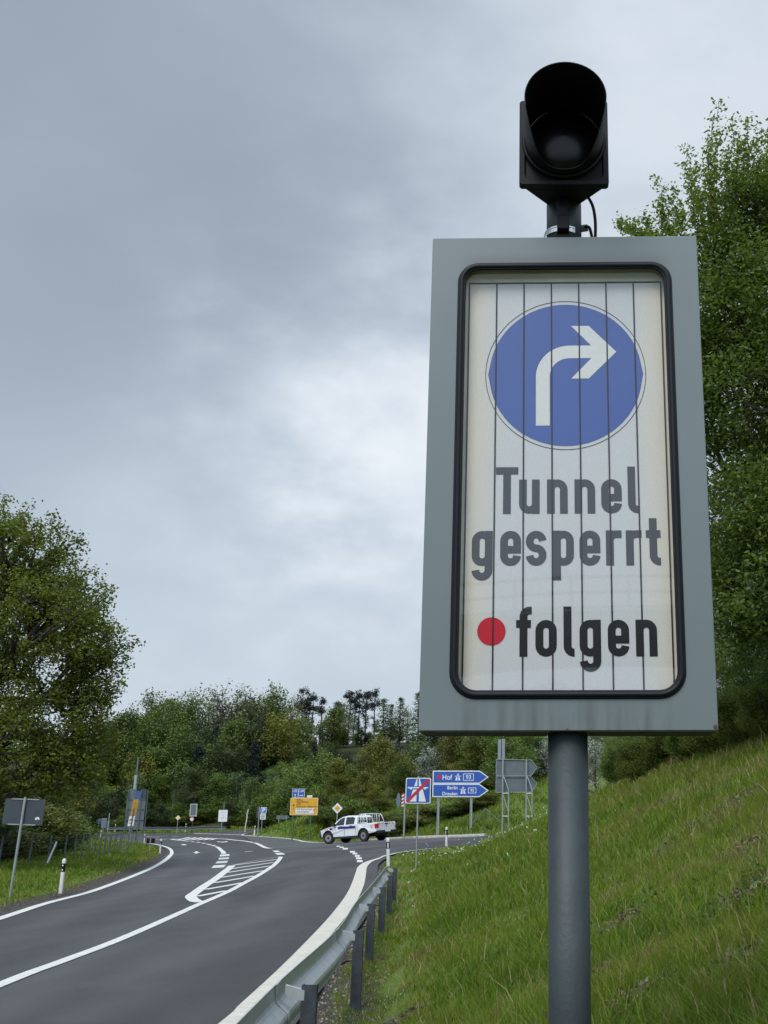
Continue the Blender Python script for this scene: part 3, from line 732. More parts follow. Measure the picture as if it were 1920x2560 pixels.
# ---- signal head on top
sg = empty('signal_head', (px_ - .004, 3.70, 0), 0, 'black single-lens signal head with long visor on top of the tunnel sign post', 'traffic light')
CZ = 2.578
m = MB(); fr_o = rrect(-.172, 2.39, .176, 2.768, .012, 4); fr_i = rrect(-.150, 2.41, .154, 2.745, .03, 4); m.ring(fr_o, fr_i, 0, .035)
m.prism(rrect(-.150, 2.41, .154, 2.745, .03, 4), .012, .03); m.build('front_plate', BLACKP, sg, bevel=.003)
m = MB(); f0 = [(-.150, .036, 2.391), (.154, .036, 2.391), (.154, .036, 2.76), (-.150, .036, 2.76)]; f1 = [(-.042, .19, 2.40), (.046, .19, 2.40), (.046, .19, 2.72), (-.042, .19, 2.72)]
m.add(f0 + f1, [(0,1,2,3),(7,6,5,4),(1,0,4,5),(2,1,5,6),(3,2,6,7),(0,3,7,4)]); m.build('rear_shell', BLACKP, sg, bevel=.006)
# visor: tunnel tube cut back at the bottom
m = MB(); n = 56; Vv = []; Ff = []
for rr in (.1515, .1485):
    for k in range(n):
        a = 2*math.pi*k/n; s_ = math.sin(a); L = .045 + .232 * smooth(np.array([(s_ + 1.0) / .8]))[0]
        Vv.append((.002 + rr*math.cos(a), .0, CZ + rr*s_)); Vv.append((.002 + rr*math.cos(a), -float(L), CZ + rr*s_))
for k in range(n):
    j = (k+1) % n; q = 2*n
    Ff += [(2*k, 2*j, 2*j+1, 2*k+1), (q+2*k+1, q+2*j+1, q+2*j, q+2*k), (2*k+1, 2*j+1, q+2*j+1, q+2*k+1)]
m.add(Vv, Ff); m.build('visor', BLACKP, sg, smooth=False)
m = MB(); P = [(.002 + .156*math.cos(2*math.pi*k/40), -.004, CZ + .156*math.sin(2*math.pi*k/40)) for k in range(42)]; m.tube(P, .008, 6, False); m.build('lens_ring', BLACKP, sg, smooth=True)
LENS = mat('smoked_lens', (.0012, .0012, .002), .25, spec=.25)
m = MB(); rows = []
for i in range(7):
    a = R(90 * i / 6); rows.append([(.002 + .147*math.sin(a)*math.cos(2*math.pi*k/32), -.045*math.cos(a)+.002, CZ + .147*math.sin(a)*math.sin(2*math.pi*k/32)) for k in range(32)])
vv = sum(rows, []); m.add(vv, [(i*32+k, i*32+(k+1) % 32, (i+1)*32+(k+1) % 32, (i+1)*32+k) for i in range(6) for k in range(32)]); m.build('lens', LENS, sg, smooth=True)
m = MB(); m.tube([(0, .12, 2.40), (0, .10, 2.34), (0, .105, 2.30)], [.03, .02, .02], 10); m.box((-.024, .08, 2.245), (.024, .14, 2.305)); m.build('mounting_arm', BLACKP, sg, bevel=.004)
m = MB(); m.tube([(.0 + .0735*math.cos(2*math.pi*k/36), .19 + .0735*math.sin(2*math.pi*k/36), 2.275) for k in range(38)], .0015, 4, False)
for k in range(36):
    a, b = 2*math.pi*k/36, 2*math.pi*(k+1)/36
    m.add([(.0735*math.cos(a), .19+.0735*math.sin(a), 2.258), (.0735*math.cos(b), .19+.0735*math.sin(b), 2.258), (.0735*math.cos(b), .19+.0735*math.sin(b), 2.283), (.0735*math.cos(a), .19+.0735*math.sin(a), 2.283)], [(0, 1, 2, 3)])
m.build('band_clamp', mat('bright_steel', (.55, .55, .55), .25, .9), sg)
cb = [(.095, .12, 2.42), (.118, .12, 2.37), (.128, .13, 2.31), (.128, .14, 2.25), (.124, .15, 2.21), (.119, .15, 2.222), (.113, .15, 2.26), (.105, .16, 2.297), (.088, .17, 2.305)]
m = MB(); m.tube([tuple(p) for p in catmull(cb, 6)], .0062, 8); m.build('cable', BLACKP, sg, smooth=True)
m = MB(); m.tube([(.066, .185, 2.305), (.100, .175, 2.305)], .014, 6); m.build('cable_gland', mat('grey_gland', (.09, .09, .08), .5), sg)

# ================================================================ guardrail
RAIL = mat('galvanised_rail', (.33, .345, .35), .42, .2, nscale=7, namt=.16, bump=.06, bscale=40)
RPOST = mat('weathered_rail_post', (.042, .050, .060), .6, .2, nscale=14, namt=.35)
posts = [road_at(889, 2515.6)]
pw = [np.array(at(775, 2473, 8.1))[:2], np.array([-1.87, 12.1]), np.array([-2.33, 16.1]), np.array([-2.72, 20.1]), np.array([-3.10, 24.0]), np.array([-3.42, 27.3])]
z1p = at(777.8, 2473, 8.05).z
def zb(p): return float(tps(p[0] - .5, p[1])) + .03
gr = empty('guardrail', (-1.87, 12.1, zb((-1.87, 12.1))), 0, 'galvanised steel crash barrier with dark posts curving along the verge in the foreground', 'guardrail')
inv = -Vector(gr.location)
path0 = [np.array([-1.0, -6.]), np.array([-1.12, 0.]), np.array([-1.22, 4.])] + [p for p in pw]
path = catmull([np.array(p) for p in path0], 8)
prof = [(.085,.754),(.094,.750),(.090,.735),(.086,.660),(.078,.642),(.060,.622),(.020,.588),(.002,.572),(-.007,.553),(-.008,.532),(-.002,.512),(.016,.494),(.060,.458),(.080,.440),(.088,.42),(.090,.375),(.080,.365)]
def beam(path, side, mb, zf, t=.004, inv=inv, off=.13):
    for sgn in (1,):
        cols = []
        for i, p in enumerate(path):
            tt = path[min(i+1, len(path)-1)] - path[max(i-1, 0)]; tt = tt / np.linalg.norm(tt); nn = np.array([-tt[1], tt[0]]) * side
            z = zf(p); o1 = [(p[0] + nn[0]*(off+a), p[1] + nn[1]*(off+a), z + b) for a, b in prof]
            o2 = [(p[0] + nn[0]*(off+a-t), p[1] + nn[1]*(off+a-t), z + b) for a, b in prof]
            cols.append([tuple(Vector(q) + inv) for q in o1 + o2[::-1]])
        m_ = len(cols[0]); V_ = sum(cols, [])
        F_ = [(i*m_+k, i*m_+(k+1) % m_, (i+1)*m_+(k+1) % m_, (i+1)*m_+k) for i in range(len(cols)-1) for k in range(m_)]
        F_ += [tuple(range(m_)), tuple((len(cols)-1)*m_ + k for k in range(m_-1, -1, -1))]
        mb.add(V_, F_)
m = MB(); beam(path, 1, m, zb); m.build('rail_beam', RAIL, gr)
def rail_post(mb, p, tt, z, h=.74, deep=.9):
    nn = np.array([-tt[1], tt[0]])
    pr = [(-.05, -.03), (.05, -.03), (.05, .03), (.042, .03), (.042, -.02), (-.042, -.02), (-.042, .03), (-.05, .03)]
    v = []
    for zz in (z - deep, z + h):
        for a, b in pr: v.append(tuple(Vector((p[0] + nn[0]*b*-1 + tt[0]*a, p[1] + nn[1]*b*-1 + tt[1]*a, zz)) + inv))
    n = len(pr); mb.add(v, [(i, (i+1) % n, n+(i+1) % n, n+i) for i in range(n)] + [tuple(range(n-1, -1, -1)), tuple(range(n, 2*n))])
for i, p in enumerate([np.array([-1.22, 4.0])] + pw):
    tt = np.array([-.11, 1.]); tt /= np.linalg.norm(tt)
    q = MB(); z = zb(p); nn = np.array([-tt[1], tt[0]])
    # C-section: web faces the bank
    pr = [(-.052, -.032), (.052, -.032), (.052, .03), (.040, .03), (.040, -.022), (-.040, -.022), (-.040, .03), (-.052, .03)]
    # open side turned along the road, broad web visible
    q2 = []
    for zz in (z - .9, z + .735):
        for a, b in pr: q2.append(tuple(Vector((p[0] + a, p[1] + b, zz)) + inv))
    n = len(pr); q.add(q2, [(k, (k+1) % n, n+(k+1) % n, n+k) for k in range(n)] + [tuple(range(n-1, -1, -1)), tuple(range(n, 2*n))])
    q.build('rail_post', RPOST, gr)
    # spacer bracket between post and beam
    b_ = MB(); x0, y0 = p
    def pt(a, c, zz): return tuple(Vector((x0 + nn[0]*a + tt[0]*c, y0 + nn[1]*a + tt[1]*c, z + zz)) + inv)
    sec = [(.034, .70), (.165, .736), (.165, .685), (.12, .64), (.034, .635)]
    v = [pt(a, -.03, zz) for a, zz in sec] + [pt(a, .022, zz) for a, zz in sec]
    b_.add(v, [(0, 1, 2, 3, 4), (9, 8, 7, 6, 5)] + [(k_, 5 + k_, 5 + (k_+1) % 5, (k_+1) % 5) for k_ in range(5)])
    b_.build('spacer_bracket', RAIL, gr)
    b_ = MB(); b_.tube([pt(.02, 0, .45), pt(.12, .0, .43), pt(.16, .02, .40)], .009, 6); b_.build('bolt', DARK, gr)
    j = MB()                         # overlap joint of two beam sections
    pth = [p + tt * s_ for s_ in (-.16, -.05, .05, .16)]; beam(pth, 1, j, zb, .005, inv, .127); j.build('joint_plate', RAIL, gr)

# far guardrail across the main road
fg = empty('guardrail', tuple(at(300, 2079, 160)), 0, 'long low crash barrier on the far side of the junction in front of the wood', 'guardrail')
inv2 = -Vector(fg.location)
fp = [np.array(at(a, b, y))[:2] for a, b, y in ((60,2080,168),(170,2080,166.5),(300,2080,162.5),(400,2079,158),(480,2078,153.5),(530,2077,151.5),(565,2076.5,151))]
fp = catmull(fp, 5)
def zfar(p): return float(ground_full(np.array([p[0]]), np.array([p[1]]))[0][0]) + .1
m = MB(); beam(fp, -1, m, zfar, .01, inv2, .1); m.build('rail_beam', GALVD, fg)
Ld = dense(fp, 4.0)
for p in Ld[::2]:
    q = MB(); v = Vector((p[0], p[1], zfar(p))) + inv2; q.box((v.x-.05, v.y-.05, v.z-.3), (v.x+.05, v.y+.05, v.z+.72)); q.build('rail_post', RPOST, fg)

# ================================================================ delineator posts
DW = mat('white_plastic', (.55, .55, .55), .4, nscale=6, namt=.08)
def delineator(x, y, label, h=1.02, rot=0., lean=0., kind='dots'):
    z = gz(x, y)
    e = empty('delineator_post', (x, y, z - .02), rot, label, 'delineator', 'white delineator posts along the roads')
    e.rotation_euler = (0, lean, rot)
    # rounded triangular post, bevelled top
    n = 12; sec = [(-.06, -.03), (-.045, -.05), (.045, -.05), (.06, -.03), (.03, .05), (0, .065), (-.03, .05)]
    def band(z0, z1, k=1.0): 
        m = MB(); v = [(a*k, b*k, z0) for a, b in sec] + [(a*k, b*k, z1) for a, b in sec]; q = len(sec)
        m.add(v, [(i, (i+1) % q, q+(i+1) % q, q+i) for i in range(q)] + [tuple(range(q-1, -1, -1)), tuple(range(q, 2*q))]); return m
    m = band(-.3, h - .25 - .13); m.build('lower_post', DW, e)
    m = band(h - .25 - .13, h - .13, 1.0); m.build('black_band', BLACKP, e)
    m = band(h - .13, h - .05); v = [(a, b, h - .05) for a, b in sec] + [(a*.6, b*.6, h + .01) for a, b in sec]; q = len(sec)
    m.add(v, [(i, (i+1) % q, q+(i+1) % q, q+i) for i in range(q)] + [tuple(range(q, 2*q))]); m.build('cap', DW, e)
    if kind == 'dots':
        for hh in (.19, .32): m = MB(); m.prism(circ(0, h-hh, .024, 12), -.056, -.0505); m.build('reflector', WHITE, e)
    else:
        m = MB(); m.box((-.02, -.056, h-.35), (.02, -.0505, h-.17)); m.build('reflector', WHITE, e)
    return e
def base(px, py): p = road_at(px, py); return float(p[0]), float(p[1])
delineator(-14.46, 34.84, 'nearest delineator with black band and two round reflectors on the left verge', h=1.02, rot=-.3)
delineator(-27.31, 82.28, 'delineator at the outer bend of the left verge beside the small black box sign', rot=-.3)
delineator(*base(359.7, 2108.5), 'delineator at the inside tip of the left verge just behind the small black box sign')
delineator(*base(635.2, 2088.2), 'delineator on the tip of the grass island below the parking sign', kind='bar', lean=.05)
delineator(-5.48, 41.83, 'delineator with rectangular reflector at the end of the foreground guardrail', kind='bar', lean=-.05, rot=.1)
delineator(-4.45, 55.4, 'delineator on the right-hand grass bank below the two blue arrow signs', kind='bar', lean=-.03, rot=-.8)
p = at(464.5, 2068, 158); delineator(p.x, p.y, 'tiny delineator behind the far guardrail next to the far sign box', h=1.3)
p = at(288, 2073, 166); delineator(p.x, p.y, 'tiny delineator behind the far guardrail left of the guide board backs', h=1.2)
p = at(252, 2087, 140); delineator(p.x, p.y, 'distant delineator behind the wire fence on the left', h=.95)

# ================================================================ sign helpers
def hpx(px, py, Y): return at(px, py, Y).z
def panel(mbn, parent, x0, z0, x1, z1, r, m_, y0=0., t=.03, name='panel', yrot=None):
    q = MB(); q.rbox((x0, y0, z0), (x1, y0 + t, z1), r); return q.build(name, m_, parent)
def post_at(parent, x, z0, z1, r, m_, y=.06, name='post'):
    q = MB(); q.tube([(x, y, z0), (x, y, z1)], r, 10); o = q.build(name, m_, parent, smooth=False); return o
def sgn(name, px, Y, label, cat='road sign', rot=0., group=None, pyref=2060):
    p = at(px, pyref, Y); z = gz(p.x, p.y); return empty(name, (p.x, p.y, z), rot, label, cat, group), p, z

# --- end of motorway sign
e, p, z = sgn('motorway_end_sign', 1043, 40.5, 'blue square motorway symbol sign crossed by red bar, near the foreground barrier end')
zt, zb_ = hpx(1043, 1944.5, 40.5) - z, hpx(1043, 2009, 40.5) - z
hw = .455; zc = (zt + zb_) / 2
post_at(e, 0, -.3, zt + .06, .032, GALV)
panel(0, e, -hw, zb_, hw, zt, .06, WHITE, 0, .025)
k = .93; panel(0, e, -hw*k, zc-(zc-zb_)*k, hw*k, zc+(zt-zc)*k, .05, BLUE, -.004, .003, 'blue_field')
def motorway(parent, cx, cz, s, y, name='motorway_symbol', bridge=True):
    q = MB()
    for P in ([(-.06,.0),(-.017,.0),(-.012,.42),(.0-.09,.42)],):
        pass
    A = lambda P: q.add([(cx + x*s, y, cz + zz*s) for x, zz in P], [tuple(range(len(P)))])
    A([(-.34,-.42),(-.05,-.42),(-.05,.06),(-.20,.06)]); A([(.05,-.42),(.34,-.42),(.20,.06),(.05,.06)])
    A([(-.155,.19),(-.03,.19),(-.03,.47),(-.065,.47)]); A([(.03,.19),(.155,.19),(.065,.47),(.03,.47)])
    A([(-.42,.105),(.42,.105),(.42,.155),(-.42,.155)]); A([(-.33,.06),(-.24,.06),(-.24,.1045),(-.33,.1045)]); A([(.24,.06),(.33,.06),(.33,.1045),(.24,.1045)])
    return q.build(name, WHITE, parent)
motorway(e, -.01, zc - .01, .88, -.007)
q = MB(); w = .055; x0, z0 = -hw*.90, zc-(zc-zb_)*.90; x1, z1 = hw*.90, zc+(zt-zc)*.90
q.add([(x0-.0, -.0095, z0), (x0+w*1.4, -.0095, z0), (x1, -.0095, z1-w*1.4), (x1, -.0095, z1), (x1-w*1.4, -.0095, z1), (x0, -.0095, z0+w*1.4)], [tuple(range(6))]); q.build('red_bar', RED, e)
# --- Hof / Berlin Dresden arrows
Y = 72.5; e, p, z = sgn('direction_sign', 1141, Y, 'pair of blue arrow signs reading Hof and Berlin Dresden on two steel posts', pyref=2000)
sc = Y / (F * .965)
def hx(px): return at(px, 1990, Y).x - p.x
def arrowpanel(z0, z1, name):
    x0, x1, xt = hx(1080.5), hx(1198), hx(1221.5); zc = (z0+z1)/2; b = .065
    q = MB(); q.prism([(x0, z0), (x1, z0), (xt, zc), (x1, z1), (x0, z1)], 0, .03); pn = q.build(name, WHITE, e)
    q = MB(); q.prism([(x0+b, z0+b), (x1-.01, z0+b), (xt-b*1.7, zc), (x1-.01, z1-b), (x0+b, z1-b)], -.004, -.001); q.build('blue_field', BLUE, pn)
    return pn, zc
zA, zB, zC = hpx(1141, 1926.5, Y)-z, hpx(1141, 1959.3, Y)-z, hpx(1141, 1992.7, Y)-z
pa, za = arrowpanel(zB + .005, zA, 'upper_arrow_panel'); pb_, zb2 = arrowpanel(zC, zB - .005, 'lower_arrow_panel')
q = MB(); q.prism(circ(hx(1096), za, .14, 20), -.009, -.006); q.build('red_dot', RED, pa)
def X4(x): return hx(1070 + x/10.37)
textobj('Hof', .46, WHITE, pa, (X4(355), -.007, za-.16), sx=.90, bold=.006)
motorway(pa, X4(765), za+.0, .50, -.007)
def shield(par, x0, x1, zc, h, s, size):
    q = MB(); xc = (x0+x1)/2; q.ring(rrect(x0, zc-h, x1, zc+h, .04, 3), rrect(x0+.035, zc-h+.035, x1-.035, zc+h-.035, .03, 3), -.008, -.005); q.build('number_frame', WHITE, par)
    textobj('93', size, WHITE, par, (xc, -.0075, zc - size*.34), align='CENTER', bold=.005)
shield(pa, X4(905), X4(1180), za, .225, '93', .36)
textobj('Berlin', .30, WHITE, pb_, (X4(765), -.007, zb2+.07), sx=.95, align='RIGHT', bold=.005)
textobj('Dresden', .30, WHITE, pb_, (X4(765), -.007, zb2-.30), sx=.95, align='RIGHT', bold=.005)
motorway(pb_, X4(905), zb2, .50, -.007); shield(pb_, X4(1040), X4(1250), zb2, .18, '93', .24)
for px in (1096, 1178):
    x = hx(px); q = MB(); q.box((x-.075, .04, -.9), (x-.04, .16, zA+.03)); q.box((x+.04, .04, -.9), (x+.075, .16, zA+.03)); q.box((x-.039, .09, -.9), (x+.039, .11, zA+.03)); q.build('steel_post', GALV, e)
# --- backs of two arrow signs on lattice posts
Y = 58.; e, p, z = sgn('direction_sign', 1290, Y, 'grey backs of two arrow boards on lattice posts standing in the grass bank', pyref=2000)
def bx(px): return at(px, 1980, Y).x - p.x
def bz(py): return hpx(1290, py, Y) - z
def C5(x, y): return (bx(1220 + x/7.9), bz(1830 + y/7.9))
for pts, nm in (([(150,530),(855,545),(975,700),(855,865),(150,865)], 'upper_board'), ([(150,878),(855,880),(975,1020),(860,1190),(150,1195)], 'lower_board')):
    pts = [C5(*q_) for q_ in pts][::-1]; q = MB(); q.prism(pts, .18, .20); o = q.build(nm, BACK, e)
    cx = sum(a for a, b in pts)/5; cz_ = sum(b for a, b in pts)/5
    q = MB(); q.ring(pts, [(cx+(a-cx)*.975, cz_+(b-cz_)*.94) for a, b in pts], .12, .179); q.build('rim', GALV, o)
q = MB(); a = C5(185, 140); b = C5(245, 530); q.box((a[0], .14, b[1]), (b[0], .17, a[1])); a = C5(262, 130); b = C5(325, 530); q.box((a[0], .14, b[1]), (b[0], .17, a[1])); q.build('folded_panel', mat('pale_panel_back', (.17, .19, .22), .5), e)
for xs, zb0 in (((290, 410), 1760), ((757, 872), 1470)):
    x0 = C5(xs[0], 0)[0]; x1 = C5(xs[1], 0)[0]; zt_ = C5(0, 540)[1]; zm = C5(0, 1215)[1]
    q = MB(); q.tube([(x0, .0, -1.5), (x0, .0, zt_)], .045, 8); q.build('lattice_post', GALV, e)
    q = MB(); q.tube([(x1, -.1, -1.5), (x1, -.1, C5(0, 1150)[1])], .035, 8); q.tube([(x1, -.1, C5(0, 1150)[1]), (x0, .0, C5(0, 830)[1])], .03, 8)
    q.tube([(x0, 0, zm), (x1, -.1, zm)], .03, 6); q.tube([(x0, 0, zm), (x1, -.1, C5(0, 1600)[1])], .03, 6); q.tube([(x0, 0, C5(0, 1665)[1]), (x1, -.1, C5(0, 1665)[1])], .03, 6); q.build('bracing', GALV, e)
# --- red/white sign edge with traffic mirror behind motorway end sign
Y = 74.; e, p, z = sgn('roadside_pole', 1010.5, Y, 'slim pole with red and white chevron plate and mirror behind the motorway end sign', 'sign pole')
k1 = hpx(1010, 1984, Y)-z; post_at(e, 0, -.3, k1, .06, GALV, 0)
k0 = hpx(1010, 2020, Y)-z
q = MB(); q.box((-.22, -.06, k0+.1), (-.06, -.03, k1-.05)); q.build('chevron_plate', WHITE, e)
q = MB()
for i in range(4): a = k0 + .15 + i*.22; q.add([(-.22, -.064, a), (-.06, -.064, a+.08), (-.06, -.064, a+.19), (-.22, -.064, a+.11)], [(0,1,2,3)])
q.build('red_stripes', RED, e)
q = MB(); cx = -.42; q.prism([(cx + .14*math.cos(a_/10*math.pi), (k0+k1)/2 + .48*math.sin(a_/10*math.pi)) for a_ in range(20)], -.1, .1); q.build('mirror', mat('mirror_glass', (.12, .15, .18), .25, .4), e)
# --- diamond priority sign by the truck
def diamond(px, Y, cy, half, label, m1, m2):
    e, p, z = sgn('priority_road_sign', px, Y, label); zc = hpx(px, cy, Y) - z
    post_at(e, 0, -.3, zc - .1, .04, GALV, .05)
    q = MB(); q.prism([(0, zc-half), (half, zc), (0, zc+half), (-half, zc)], 0, .03); pn = q.build('panel', m1, e, bevel=.01)
    k = half*.55; q = MB(); q.prism([(0, zc-k), (k, zc), (0, zc+k), (-k, zc)], -.006, -.002); q.build('yellow_centre', m2, pn); return e
diamond(841.5, 93, 2021, .44, 'white diamond sign with orange-yellow centre above the cab of the truck', WHITE, YEL)
diamond(443.5, 146, 2044.5, .33, 'small pale yellow diamond sign in front of the far guardrail', CREAM, CREAM)
# --- yellow guide sign
Y = 101.; e, p, z = sgn('guide_sign', 758, Y, 'yellow guide board with white insert and two blue detour plates on top', pyref=2030)
def yx(x): return at(710 + x/13.82, 2015, Y).x - p.x
def yz(y): return hpx(758, 1960 + y/13.82, Y) - z
x0, x1 = yx(215), yx(1170); z0, z1 = yz(1075), yz(475)
panel(0, e, x0, z0, x1, z1, .06, CREAM, 0, .04, 'rim'); pn = panel(0, e, x0+.05, z0+.05, x1-.05, z1-.05, .05, YEL, -.005, .004, 'yellow_panel')
q = MB(); ax = yx(330); q.box((ax-.018, -.012, yz(880)), (ax+.018, -.008, yz(740))); q.add([(ax-.1, -.012, yz(750)), (ax+.1, -.012, yz(750)), (ax, -.012, yz(690))], [(0,1,2)]); q.build('arrow', DARK, e)
for s_, yy, w in (('Rehau', 575, .26), ('Regnitzlosau', 650, .26), ('Asch', 730, .26), ('Neuhausen  Faßmannsreuth', 805, .23)): textobj(s_, w, DARK, e, (yx(425), -.012, yz(yy)), sx=.82)
q = MB(); q.rbox((yx(410), -.011, yz(1020)), (yx(1040), -.006, yz(840)), .03); q.build('white_insert', WHITE, e)
textobj('P+R Bahnhof Selb', .22, DARK, e, (yx(450), -.016, yz(905)), sx=.85); textobj('Industriegebiet', .22, DARK, e, (yx(450), -.016, yz(985)), sx=.85)
q = MB(); q.box((yx(1010), -.012, yz(920)), (yx(1060), -.0112, yz(875))); q.build('red_arrow', RED, e)
for a, b, s_, d in ((262, 465, 'U75', 'up'), (477, 690, 'U39', 'right')):
    q = MB(); q.rbox((yx(a), .0, yz(467)), (yx(b), .03, yz(165)), .03); o = q.build('detour_plate', WHITE, e)
    q = MB(); q.rbox((yx(a)+.03, -.004, yz(467)+.03), (yx(b)-.03, -.001, yz(165)-.03), .02); q.build('blue_field', BLUE, o)
    c = (yx(a)+yx(b))/2; textobj(s_, .26, WHITE, o, (c, -.007, yz(280)), align='CENTER', sx=.8, bold=.004)
    q = MB(); zc = yz(395)
    if d == 'up': q.box((c-.025, -.008, zc-.14), (c+.025, -.005, zc+.05)); q.add([(c-.09, -.008, zc+.03), (c+.09, -.008, zc+.03), (c, -.008, zc+.15)], [(0,1,2)])
    else: q.box((c-.17, -.008, zc-.025), (c+.05, -.005, zc+.025)); q.add([(c+.03, -.008, zc-.09), (c+.17, -.008, zc), (c+.03, -.008, zc+.09)], [(0,1,2)])
    q.build('arrow', WHITE, o)
for x in (335, 940): post_at(e, yx(x), -.9, z0+.02, .06, GREENP, .07)
q = MB(); q.box((yx(775), .0, yz(465)), (yx(960), .03, yz(390))); q.build('small_plate', WHITE, e)
# --- grey arrow board back (far, level)
Y = 128.; e, p, z = sgn('direction_sign', 707, Y, 'small grey arrow board on two posts left of the yellow guide sign', pyref=2045)
def gx_(px): return at(px, 2045, Y).x - p.x
z0, z1 = hpx(707, 2048, Y)-z, hpx(707, 2038.5, Y)-z
q = MB(); q.prism([(gx_(690.5), z0), (gx_(718), z0), (gx_(724), (z0+z1)/2), (gx_(718), z1), (gx_(690.5), z1)], 0, .04); q.build('panel', BACK, e)
for px in (698, 716.5): post_at(e, gx_(px), -.5, z1, .05, GALV, -.06)
# --- parking sign
Y = 124.; e, p, z = sgn('parking_sign', 657.5, Y, 'blue parking sign with white letter P above a white plate with black lines')
def qx(x): return at(600 + x/10.37, 2040, Y).x - p.x
def qz(y): return hpx(657, 1990 + y/10.37, Y) - z
panel(0, e, qx(528), qz(450), qx(680), qz(290), .04, WHITE, 0, .03); panel(0, e, qx(540), qz(440), qx(668), qz(302), .03, mat('light_blue', (.015, .14, .45), .4), -.006, .004, 'blue_field')
textobj('P', .62, WHITE, e, ((qx(528)+qx(680))/2, -.012, qz(415)), align='CENTER', bold=.02)
panel(0, e, qx(522), qz(610), qx(665), qz(458), .03, WHITE, 0, .03, 'lower_plate')
q = MB()
for a, b in ((500, 480), (545, 525), (585, 565)): q.box((qx(545), -.008, qz(a)), (qx(640), -.004, qz(b)))
q.build('printed_lines', BACK, e); post_at(e, qx(578), -.3, qz(610), .04, GALV, .02)
# --- tall slate sign back left of parking sign
Y = 118.; e, p, z = sgn('sign_back', 647, Y, 'dark slate sign seen from behind on a tall grey pole directly left of parking sign')
def qx(x): return at(600 + x/10.37, 2040, Y).x - p.x
def qz(y): return hpx(647, 1990 + y/10.37, Y) - z
panel(0, e, qx(425), qz(570), qx(500), qz(280), .03, BACKD, 0, .03); post_at(e, qx(495), -.3, qz(275), .05, GALV, -.05)
# --- crooked white post
Y = 132.; e, p, z = sgn('crooked_pole', 615.5, Y, 'pale crooked pole with small head at the verge between white board and parking sign', 'pole')
def qx(x): return at(600 + x/10.37, 2040, Y).x - p.x
def qz(y): return hpx(615, 1990 + y/10.37, Y) - z
q = MB(); q.tube([(qx(160), 0, -.3), (qx(160), 0, qz(780)), (qx(190), 0, qz(540)), (qx(180), 0, qz(480)), (qx(208), 0, qz(350))], [.07, .07, .08, .07, .09], 8); q.build('shaft', mat('weathered_wood', (.42, .40, .33), .8), e)
q = MB(); q.box((qx(190), -.1, qz(355)), (qx(228), .1, qz(330))); q.build('head', mat('weathered_cap', (.2, .2, .18), .8), e)
# --- white notice board
Y = 141.; e, p, z = sgn('notice_board', 557, Y, 'white upright notice board with faint grey lines beside the far guardrail end')
def qx(x): return at(440 + x/9.217, 2030, Y).x - p.x
def qz(y): return hpx(557, 2000 + y/9.217, Y) - z
panel(0, e, qx(985), qz(500), qx(1190), qz(230), .06, WHITE, 0, .05)
q = MB()
for a, b, y in ((1030, 1150, 285), (1065, 1130, 325), (1070, 1110, 365), (1050, 1130, 405), (1050, 1110, 425)): q.box((qx(a), -.006, qz(y+4)), (qx(b), -.002, qz(y-4)))
q.build('printed_lines', mat('grey_print', (.25, .27, .32), .6), e); post_at(e, qx(1075), -.3, qz(500), .05, GALV, .03); post_at(e, qx(1095), qz(230)-.01, qz(70), .035, GALV, .03, 'upper_post')
# --- far twin of the prism sign
def farbox(px0, px1, y0, y1, Y, label, dark=True):
    c = (px0+px1)/2; e, p, z = sgn('prism_sign', c, Y, label, pyref=2040); x0 = at(px0, 2040, Y).x - p.x; x1 = -x0
    za_, zb_ = hpx(c, y1, Y)-z, hpx(c, y0, Y)-z
    q = MB(); q.ring(rrect(x0, za_, x1, zb_, .01, 2), rrect(x0+.11, za_+.12, x1-.11, zb_-.12, .04, 2), 0, .05); q.box((x0, .051, za_), (x1, .2, zb_)); q.build('housing', HOUSE2, e)
    q = MB(); q.box((x0+.1, .02, za_+.11), (x1-.1, .03, zb_-.11)); q.build('face', BACK if dark else WHITE, e)
    post_at(e, 0, -.5, za_, .07, POLE, .1)
    q = MB(); q.box((-.17, -.05, zb_+.18), (.17, .12, zb_+.55)); q.tube([(0, -.2, zb_+.38), (0, -.05, zb_+.38)], .16, 12); q.build('signal_head', BLACKP, e)
    post_at(e, 0, zb_, zb_+.2, .06, POLE, .1, 'stub'); return e, p, z, za_
HOUSE2 = mat('pale_grey_box', (.30, .34, .33), .5)
e, p, z, za_ = farbox(473.5, 491, 2009.5, 2041, 160, 'far grey sign box with dark face and black signal on top, behind the far guardrail')
q = MB(); q.prism(circ(-.1, za_ - .38, .30, 20), -.02, 0); q.build('speed_disc', mat('speed_disc_red', (.35, .10, .09), .5), e); q = MB(); q.prism(circ(-.1, za_-.38, .21, 20), -.03, -.021); q.build('speed_disc_face', WHITE, e)
e, p, z, za_ = farbox(174.5, 189, 2043, 2060.5, 168, 'small far sign box with blue ring face at the left end of the far guardrail', False)
q = MB(); xx = at(182, 2040, 168); q.ring(circ(-.02, za_+.62, .33, 24), circ(-.02, za_+.62, .2, 24), .005, .015); q.build('blue_ring', mat('ring_blue', (.10, .12, .30), .5), e)
q = MB(); q.prism(circ(0, za_-.3, .22, 16), -.02, 0); q.build('round_plate', WHITE, e)
